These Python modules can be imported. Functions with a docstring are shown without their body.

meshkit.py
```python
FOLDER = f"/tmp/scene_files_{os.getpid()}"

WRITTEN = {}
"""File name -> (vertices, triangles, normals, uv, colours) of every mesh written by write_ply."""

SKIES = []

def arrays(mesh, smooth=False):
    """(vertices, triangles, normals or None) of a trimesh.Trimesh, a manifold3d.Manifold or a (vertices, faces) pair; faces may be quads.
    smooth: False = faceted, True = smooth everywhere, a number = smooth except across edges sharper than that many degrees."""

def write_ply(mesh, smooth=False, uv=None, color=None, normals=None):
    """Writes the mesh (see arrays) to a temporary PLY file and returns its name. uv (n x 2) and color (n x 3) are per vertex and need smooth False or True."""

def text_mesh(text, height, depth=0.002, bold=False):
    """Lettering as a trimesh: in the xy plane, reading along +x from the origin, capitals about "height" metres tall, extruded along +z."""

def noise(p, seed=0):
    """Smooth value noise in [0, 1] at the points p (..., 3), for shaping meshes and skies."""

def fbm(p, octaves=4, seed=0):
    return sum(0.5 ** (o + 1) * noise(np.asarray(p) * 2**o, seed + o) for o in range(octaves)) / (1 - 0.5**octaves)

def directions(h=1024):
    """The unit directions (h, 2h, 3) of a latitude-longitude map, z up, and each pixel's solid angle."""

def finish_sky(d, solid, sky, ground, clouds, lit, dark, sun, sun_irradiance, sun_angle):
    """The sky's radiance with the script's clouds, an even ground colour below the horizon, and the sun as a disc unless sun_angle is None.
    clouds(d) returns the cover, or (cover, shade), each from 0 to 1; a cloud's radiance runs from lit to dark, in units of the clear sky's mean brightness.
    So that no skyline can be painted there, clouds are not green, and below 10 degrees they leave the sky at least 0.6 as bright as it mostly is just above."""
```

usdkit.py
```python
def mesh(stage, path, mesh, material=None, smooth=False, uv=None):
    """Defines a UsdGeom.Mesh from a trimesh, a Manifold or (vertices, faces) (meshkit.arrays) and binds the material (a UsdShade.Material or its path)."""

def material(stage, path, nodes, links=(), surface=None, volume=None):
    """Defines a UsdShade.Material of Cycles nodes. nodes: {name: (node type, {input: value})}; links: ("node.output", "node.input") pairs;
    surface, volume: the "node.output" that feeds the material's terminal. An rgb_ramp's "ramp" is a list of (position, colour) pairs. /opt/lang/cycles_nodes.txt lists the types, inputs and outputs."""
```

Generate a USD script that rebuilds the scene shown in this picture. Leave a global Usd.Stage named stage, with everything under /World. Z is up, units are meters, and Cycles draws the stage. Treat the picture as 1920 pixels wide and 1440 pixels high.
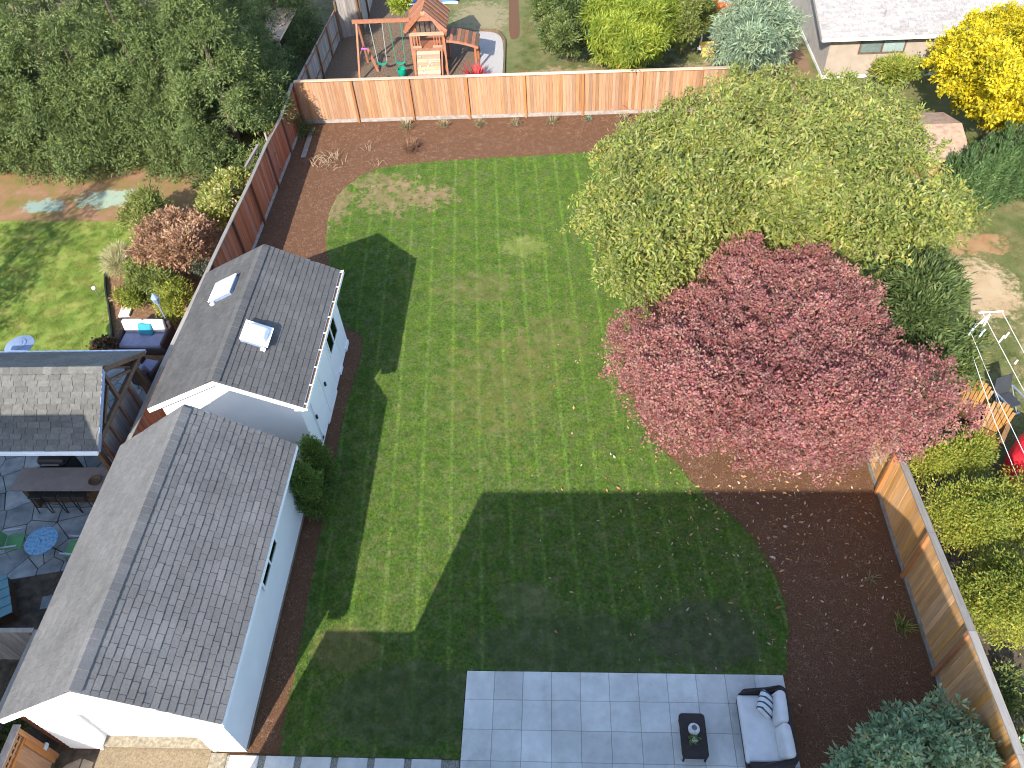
import math, random
import numpy as np, trimesh, usdkit, meshkit
from shapely.geometry import Polygon, MultiPoint, Point, box as sbox
from shapely.ops import voronoi_diagram
from pxr import Usd, UsdGeom, UsdLux, UsdShade, Gf, Sdf, Vt

stage = Usd.Stage.CreateInMemory()
UsdGeom.SetStageUpAxis(stage, 'Z'); UsdGeom.SetStageMetersPerUnit(stage, 1.0)
UsdGeom.Xform.Define(stage, '/World'); UsdGeom.Scope.Define(stage, '/World/Looks')
rnd = random.Random(11); RNG = np.random.default_rng(11)

# ------------------------------------------------ camera
cam = UsdGeom.Camera.Define(stage, '/World/camera')
CR = [0.99781874, 0.03591868, -0.05538593]; CD = [-0.00967682, -0.7503615, -0.66095687]; CF = [-0.06530017, 0.66005111, -0.74837719]
cam.AddTransformOp().Set(Gf.Matrix4d(CR[0],CR[1],CR[2],0, -CD[0],-CD[1],-CD[2],0, -CF[0],-CF[1],-CF[2],0, 0,0,18.75,1))
cam.CreateHorizontalApertureAttr(36.0); cam.CreateVerticalApertureAttr(27.0)
cam.CreateFocalLengthAttr(36.0*1497/1920); cam.CreateClippingRangeAttr(Gf.Vec2f(0.5, 2000))
cam.CreateExposureAttr(1.4)

# ------------------------------------------------ sky and sun
SUN = np.array([-0.49, -1.40, 1.0]); SUN /= np.linalg.norm(SUN)
ELEV = math.asin(SUN[2]); ROT = math.atan2(SUN[0], SUN[1])
sky_mat = usdkit.material(stage, '/World/Looks/sky', {
    's': ('sky_texture', {'sky_type': 'single_scattering', 'sun_disc': False, 'sun_elevation': ELEV, 'sun_rotation': ROT, 'air_density': 1.0, 'aerosol_density': 1.0, 'ozone_density': 1.0}),
    'b': ('background_shader', {'strength': 0.15})}, [('s.color', 'b.color')], surface='b.background')
dome = UsdLux.DomeLight.Define(stage, '/World/sky')
UsdShade.MaterialBindingAPI.Apply(dome.GetPrim()).Bind(sky_mat)
sun = UsdLux.DistantLight.Define(stage, '/World/sun')
sun.CreateNormalizeAttr(True); sun.CreateIntensityAttr(0.97); sun.CreateAngleAttr(0.53); sun.CreateColorAttr(Gf.Vec3f(1.0, 0.93, 0.82))
zx = np.cross([0, 0, 1.0], SUN); zx /= np.linalg.norm(zx); zy = np.cross(SUN, zx)
sun.AddTransformOp().Set(Gf.Matrix4d(*zx, 0, *zy, 0, *SUN, 0, 0, 0, 30, 1))
for p in (dome.GetPrim(),): p.SetCustomDataByKey('kind', 'structure')

# ------------------------------------------------ helpers: names, things, parts
USED = {}
ORG = {}
def path_for(parent, name):
    k = (parent, name); n = USED.get(k, 0); USED[k] = n + 1
    return f"{parent}/{name}" + (f"_{n:03d}" if n else '')
def tags(p, label=None, cat=None, group=None, kind=None):
    for k, v in (('label', label), ('category', cat), ('group', group), ('kind', kind)):
        if v: p.SetCustomDataByKey(k, v)
def thing(name, label, cat, loc=(0, 0, 0), group=None, kind=None):
    pth = path_for('/World', name); x = UsdGeom.Xform.Define(stage, pth)
    loc = tuple(float(v) for v in loc); x.AddTranslateOp().Set(Gf.Vec3d(*loc)); ORG[pth] = np.array(loc)
    tags(x.GetPrim(), label, cat, group, kind); return pth
def tone(pr, n_vert, n_face, vpl=0, seed=0):
    """a random number per leaf, blade or tab (vpl vertices each), read by the materials"""
    if not vpl and n_vert % 8 == 0 and n_face == n_vert*12//8 and n_vert > 8: vpl = 8
    pv = UsdGeom.PrimvarsAPI(pr).CreatePrimvar('tone', Sdf.ValueTypeNames.FloatArray, 'vertex' if vpl else 'constant')
    if vpl: pv.Set(Vt.FloatArray.FromNumpy(np.repeat(np.random.default_rng(seed+n_vert).random(n_vert//vpl), vpl).astype(np.float32)))
    else: pv.Set(Vt.FloatArray([.5]))
def part(parent, name, mesh, m, label=None, smooth=False, kind=None, vpl=0):
    """mesh is in world coordinates; it is stored relative to the thing's base"""
    pth = path_for(parent, name); o = ORG.get(parent, np.zeros(3)); ORG[pth] = o
    if isinstance(mesh, trimesh.Trimesh): v, f = np.array(mesh.vertices), np.array(mesh.faces)
    else:
        v, f = np.asarray(mesh[0], float), np.asarray(mesh[1], int)
    pr = usdkit.mesh(stage, pth, (v - o, f), m, smooth=smooth); tone(pr, len(v), len(f), 0 if smooth else vpl)
    if label or kind: tags(pr.GetPrim(), label, None, None, kind)
    return pth
def solo(name, mesh, m, label=None, cat=None, group=None, kind=None, smooth=False):
    pth = path_for('/World', name); ORG[pth] = np.zeros(3)
    v, f = (np.array(mesh.vertices), np.array(mesh.faces)) if isinstance(mesh, trimesh.Trimesh) else mesh
    pr = usdkit.mesh(stage, pth, (np.asarray(v, float), np.asarray(f, int)), m, smooth=smooth); tone(pr, len(v), len(f)); tags(pr.GetPrim(), label, cat, group, kind); return pth
def dup(src, name, loc, rotz=0, label=None, cat=None, group=None):
    pth = path_for('/World', name); x = UsdGeom.Xform.Define(stage, pth)
    x.GetPrim().GetReferences().AddInternalReference(src); x.GetPrim().SetInstanceable(True)
    x.ClearXformOpOrder(); x.AddTransformOp(opSuffix='place').Set(Gf.Matrix4d(math.cos(rotz), math.sin(rotz), 0, 0, -math.sin(rotz), math.cos(rotz), 0, 0, 0, 0, 1, 0, *[float(v) for v in loc], 1))
    tags(x.GetPrim(), label, cat, group); return pth

# ------------------------------------------------ helpers: shapes
BF = np.array([[0,3,2],[0,2,1],[4,5,6],[4,6,7],[0,1,5],[0,5,4],[1,2,6],[1,6,5],[2,3,7],[2,7,6],[3,0,4],[3,4,7]])
def hexa(c8): return (np.asarray(c8, float), BF)
def bx(x0, x1, y0, y1, z0, z1): return hexa([(x0,y0,z0),(x1,y0,z0),(x1,y1,z0),(x0,y1,z0),(x0,y0,z1),(x1,y0,z1),(x1,y1,z1),(x0,y1,z1)])
def cat(ms):
    vs, fs, n = [], [], 0
    for m in ms:
        v, f = (np.array(m.vertices), np.array(m.faces)) if isinstance(m, trimesh.Trimesh) else m
        vs.append(v); fs.append(np.asarray(f) + n); n += len(v)
    return (np.vstack(vs), np.vstack(fs))
def bar(a, b, w, h, up=(0, 0, 1)):
    """a box-section bar from a to b, w across, h along up"""
    a, b = np.asarray(a, float), np.asarray(b, float); t = b - a; t /= np.linalg.norm(t)
    u = np.asarray(up, float)
    if abs(t @ u) > .98: u = np.array([0, 1., 0])
    s = np.cross(t, u); s /= np.linalg.norm(s); u = np.cross(s, t)
    s, u = s * w / 2, u * h / 2
    return hexa([a-s-u, a+s-u, b+s-u, b-s-u, a-s+u, a+s+u, b+s+u, b-s+u])
def tube(pts, rad, n=7):
    pts = np.asarray(pts, float); rad = np.broadcast_to(rad, len(pts)); V, F = [], []
    for i, p in enumerate(pts):
        t = pts[min(i+1, len(pts)-1)] - pts[max(i-1, 0)]; t = t / (np.linalg.norm(t) + 1e-9)
        u = np.cross(t, [0, 0, 1.] if abs(t[2]) < .9 else [1., 0, 0]); u /= np.linalg.norm(u); w = np.cross(t, u)
        for k in range(n):
            a = 2*math.pi*k/n; V.append(p + rad[i]*(math.cos(a)*u + math.sin(a)*w))
    for i in range(len(pts)-1):
        for k in range(n):
            a, b = i*n+k, i*n+(k+1) % n; F += [(a, a+n, b+n), (a, b+n, b)]
    V += [pts[0], pts[-1]]; c0, c1 = len(V)-2, len(V)-1; e = (len(pts)-1)*n
    for k in range(n): F += [(c0, k, (k+1) % n), (c1, e+(k+1) % n, e+k)]
    return (np.array(V), np.array(F))
def lathe(prof, loc=(0, 0, 0), n=24):
    V, F = [], []
    for r, z in prof:
        for k in range(n): V.append((loc[0]+r*math.cos(2*math.pi*k/n), loc[1]+r*math.sin(2*math.pi*k/n), loc[2]+z))
    for i in range(len(prof)-1):
        for k in range(n):
            a, b = i*n+k, i*n+(k+1) % n; F += [(a, b, b+n), (a, b+n, a+n)]
    return (np.array(V), np.array(F))
def prism(poly, z0, z1):
    p = poly if isinstance(poly, Polygon) else Polygon(poly)
    m = trimesh.creation.extrude_polygon(p, z1 - z0, engine='earcut'); m.apply_translation((0, 0, z0)); return m
def smooth_poly(pts, it=2, closed=True):
    p = np.asarray(pts, float)
    for _ in range(it):
        q = np.roll(p, -1, 0); p = np.stack([p*.75+q*.25, p*.25+q*.75], 1).reshape(-1, 2)
    return Polygon(p).buffer(0)
def softbox(x0, x1, y0, y1, z0, z1, r=.05, puff=0.0):
    import manifold3d as mf
    r = min(r, (x1-x0)/2.02, (y1-y0)/2.02, (z1-z0)/2.02)
    s = [mf.Manifold.sphere(r, 16).translate((x, y, z)) for x in (x0+r, x1-r) for y in (y0+r, y1-r) for z in (z0+r, z1-r)]
    m = mf.Manifold.batch_hull(s)
    if puff: m = m.refine_to_length(max(.05, (x1-x0)/14))
    g = m.to_mesh(); v = np.array(g.vert_properties[:, :3]); f = np.array(g.tri_verts)
    if puff:
        c = np.array([(x0+x1)/2, (y0+y1)/2, (z0+z1)/2]); h = np.array([(x1-x0)/2, (y1-y0)/2, (z1-z0)/2]); q = (v-c)/h
        k = int(np.argmin(h)); o = [i for i in range(3) if i != k]
        v[:, k] += np.sign(q[:, k])*puff*(1-np.clip(q[:, o[0]]**2, 0, 1))*(1-np.clip(q[:, o[1]]**2, 0, 1))*np.abs(q[:, k])
    return (v, f)
def xf(m, loc=(0, 0, 0), rz=0, rx=0, ry=0, pre=None):
    v, f = m; v = np.array(v, float)
    if pre is not None: v = v - np.asarray(pre)
    for ax, a in ((0, rx), (1, ry), (2, rz)):
        if a:
            c, s = math.cos(a), math.sin(a); R = np.eye(3); i, j = [(1, 2), (2, 0), (0, 1)][ax]
            R[i, i] = c; R[i, j] = -s; R[j, i] = s; R[j, j] = c; v = v @ R.T
    return (v + np.asarray(loc), f)

# ------------------------------------------------ helpers: materials
def mat(name, stops, scale=4.0, detail=4.0, rough=.8, ms=(1, 1, 1), bump=0.0, bscale=None, bms=None, rand=None, spec=.3, metal=0.0, isl=None, extra=None, rough_n=.55, dist=0.0, bd=.02):
    """procedural principled surface: a noise-driven colour ramp in world space, optional bump, optional tone change per object (rand) or per mesh island (isl)"""
    N = {'g': ('geometry', {}), 'm': ('mapping', {'scale': ms}), 'n': ('noise_texture', {'scale': scale, 'detail': detail, 'roughness': rough_n, 'distortion': dist}),
         'r': ('rgb_ramp', {'ramp': stops}), 'p': ('principled_bsdf', {'roughness': rough, 'specular_ior_level': spec, 'metallic': metal})}
    L = [('g.position', 'm.vector'), ('m.vector', 'n.vector'), ('n.fac', 'r.fac')]
    col = 'r.color'
    for key, rng, src in (('a', rand, 'object'), ('b', isl, 'island')):
        if rng:
            if src == 'object': N['oi'] = ('object_info', {}); out = 'oi.random'
            else: N['at'] = ('attribute', {'attribute': 'tone'}); out = 'at.fac'
            N[key+'r'] = ('map_range', {'to_min': rng[0], 'to_max': rng[1]}); N[key+'h'] = ('hsv', {})
            L += [(out, key+'r.value'), (key+'r.result', key+'h.value'), (col, key+'h.color')]; col = key+'h.color'
            if len(rng) > 2:
                N[key+'s'] = ('map_range', {'to_min': 1-rng[2], 'to_max': 1+rng[2]})
                N[key+'w'] = ('white_noise_texture', {'dimensions': '1D'}); L += [(out, key+'w.w'), (key+'w.value', key+'s.value'), (key+'s.result', key+'h.saturation')]
    if extra: col = extra(N, L, col)
    L.append((col, 'p.base_color'))
    if bump:
        N['bm'] = ('mapping', {'scale': bms or ms}); N['bn'] = ('noise_texture', {'scale': bscale or scale*4, 'detail': 3.0}); N['bu'] = ('bump', {'strength': bump, 'distance': bd})
        L += [('g.position', 'bm.vector'), ('bm.vector', 'bn.vector'), ('bn.fac', 'bu.height'), ('bu.normal', 'p.normal')]
    return usdkit.material(stage, '/World/Looks/'+name, N, L, surface='p.BSDF')
def leaf(name, stops, tr=.3, rough=.55, var=(.75, 1.2), patch=.6, patch2=None, spec=.35):
    """a leaf: colour per leaf from a ramp, tone drifting over the crown, light coming through"""
    N = {'g': ('geometry', {}), 'at': ('attribute', {'attribute': 'tone'}), 'r': ('rgb_ramp', {'ramp': stops}), 'n': ('noise_texture', {'scale': patch, 'detail': 3.0}), 'mr': ('map_range', {'from_min': .3, 'from_max': .7, 'to_min': var[0], 'to_max': var[1]}),
         'h': ('hsv', {}), 'ad': ('math', {'math_type': 'multiply_add', 'value2': .75, 'use_clamp': True}), 'sub': ('map_range', {'from_min': .25, 'from_max': .75, 'to_min': -.02, 'to_max': .27}),
         'p': ('principled_bsdf', {'roughness': rough, 'specular_ior_level': spec}), 't': ('translucent_bsdf', {}), 'x': ('mix_closure', {'fac': tr})}
    L = [('g.position', 'n.vector'), ('n.fac', 'sub.value'), ('at.fac', 'ad.value1'), ('sub.result', 'ad.value3'), ('ad.value', 'r.fac'), ('n.fac', 'mr.value'), ('r.color', 'h.color'), ('mr.result', 'h.value'),
         ('h.color', 'p.base_color'), ('h.color', 't.color'), ('p.BSDF', 'x.closure1'), ('t.BSDF', 'x.closure2')]
    return usdkit.material(stage, '/World/Looks/'+name, N, L, surface='x.closure')

# ------------------------------------------------ helpers: plants
def leaves(lobes, n, lw, seed=0, shell=(.45, 1.0), out=.7, droop=.2, up=.25, squash=.85, low=-.6, jit=.35, fold=.15, nrand=.5, clus=7, cj=.065, ros=.45):
    """n leaf blades (four-cornered, folded) spread through the lobes (x, y, z, r) of a crown"""
    g = np.random.default_rng(seed); lo = np.asarray(lobes, float); w = lo[:, 3]**2; nc = max(1, n//clus); k = g.choice(len(lo), nc, p=w/w.sum())
    d = g.normal(size=(nc, 3)); d /= np.linalg.norm(d, axis=1, keepdims=True)
    fl = d[:, 2] < low; d[fl, 2] *= -1
    rr = shell[0] + (shell[1]-shell[0])*g.random(nc)**.55
    # each lobe is lumpy: the radius swells and shrinks with direction
    ph = lo[k, :3]*3.1; lump = 1 + .28*np.sin(d[:, 0]*5+ph[:, 0]) * np.sin(d[:, 1]*5+ph[:, 1]) + .2*np.sin(d[:, 2]*7+ph[:, 2])
    p = lo[k, :3] + d*(lo[k, 3]*rr*lump)[:, None]*np.array([1, 1, squash])
    # the leaves stand in small tufts at the twig ends
    q = g.integers(0, nc, n); off = g.normal(size=(n, 3))*np.minimum(cj, lo[k, 3][q]*.5)[:, None]; p = p[q]+off; d = d[q]
    od = off/(np.linalg.norm(off, axis=1, keepdims=True)+1e-9)
    p[:, 2] = np.maximum(p[:, 2], .03)
    ax = d*out + od*ros + g.normal(size=(n, 3))*jit; ax[:, 2] += up - droop*2*g.random(n); ax /= np.linalg.norm(ax, axis=1, keepdims=True)
    nr = d*.6 + g.normal(size=(n, 3))*nrand + np.array([0, 0, .6]); s = np.cross(nr, ax); s /= np.linalg.norm(s, axis=1, keepdims=True) + 1e-9; nn = np.cross(ax, s)
    L = lw[0]*(.65+.7*g.random(n))[:, None]; W = lw[1]*(.65+.7*g.random(n))[:, None]
    mid = p + ax*L*.45 + nn*W*fold
    V = np.stack([p, mid + s*W*.5, p + ax*L, mid - s*W*.5], 1).reshape(-1, 3); i = np.arange(n)[:, None]*4
    F = np.stack([i+[[0, 1, 2]], i+[[0, 2, 3]]], 1).reshape(-1, 3)
    return (V, F)
def sprigs(lobes, n, seed, reach=(.3, 1.0), r=.12, up=.1):
    """small shoots that stick out of the crown: chains of little lobes"""
    g = np.random.default_rng(seed); lo = np.asarray(lobes, float); c = lo[:, :3].mean(0); out = []
    for k in g.choice(len(lo), n):
        d = lo[k, :3]-c; d[2] = abs(d[2])*.6+up; d = d/(np.linalg.norm(d)+1e-6)+g.normal(size=3)*.45; d /= np.linalg.norm(d); L = g.uniform(*reach)
        for i in range(5): q = lo[k, :3]+d*(lo[k, 3]*.75+L*i/4)-np.array([0, 0, .10*(i/4)**2]); out.append((*q, r*(1.15-.16*i)))
    return out
def limbs(base, lobes, r0, seed=0, n=9, fork=.35):
    g = random.Random(seed); lo = list(lobes); g.shuffle(lo); b = np.asarray(base, float); out = []
    for x, y, z, r in lo[:n]:
        e = np.array([x, y, z-.1*r]); m = b + (e-b)*fork + np.array([0, 0, .25*np.linalg.norm(e[:2]-b[:2])])
        q = m + (e-m)*.5 + np.array([g.uniform(-.15, .15), g.uniform(-.15, .15), .12])
        out.append(tube([b + [0, 0, .05], (b+m)/2+[g.uniform(-.06, .06), g.uniform(-.06, .06), .1], m, q, e], [r0*.5, r0*.45, r0*.33, r0*.2, r0*.06], 6))
    return out
def trunk_mesh(base, top, r0):
    b, t = np.asarray(base, float), np.asarray(top, float)
    return tube([b - [0, 0, .1], b + [0, 0, .12], b + (t-b)*.5 + [.04, .03, 0], t], [r0*1.5, r0*1.1, r0*.9, r0*.7], 9)
def plant(name, label, categ, lobes, n, lw, m, seed, trunk=None, group=None, crown='foliage', limbs_n=8, r0=.09, **kw):
    lo = np.asarray(lobes, float); c = lo[:, :2].mean(0)
    if trunk is None: trunk = (c[0], c[1])
    t = thing(name, label, categ, (trunk[0], trunk[1], 0), group)
    h = max(.1, float(lo[:, 2].min())*.55)
    part(t, 'trunk' if r0 > .05 else 'stem', trunk_mesh((trunk[0], trunk[1], 0), (trunk[0], trunk[1], h), r0), BARK, smooth=40)
    if limbs_n:
        for lm in limbs((trunk[0], trunk[1], h*.8), lobes, r0*1.3, seed, limbs_n): part(t, 'branch', lm, BARK, smooth=40)
    part(t, crown, leaves(lobes, n, lw, seed, **kw), m, vpl=4)
    return t
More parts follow.
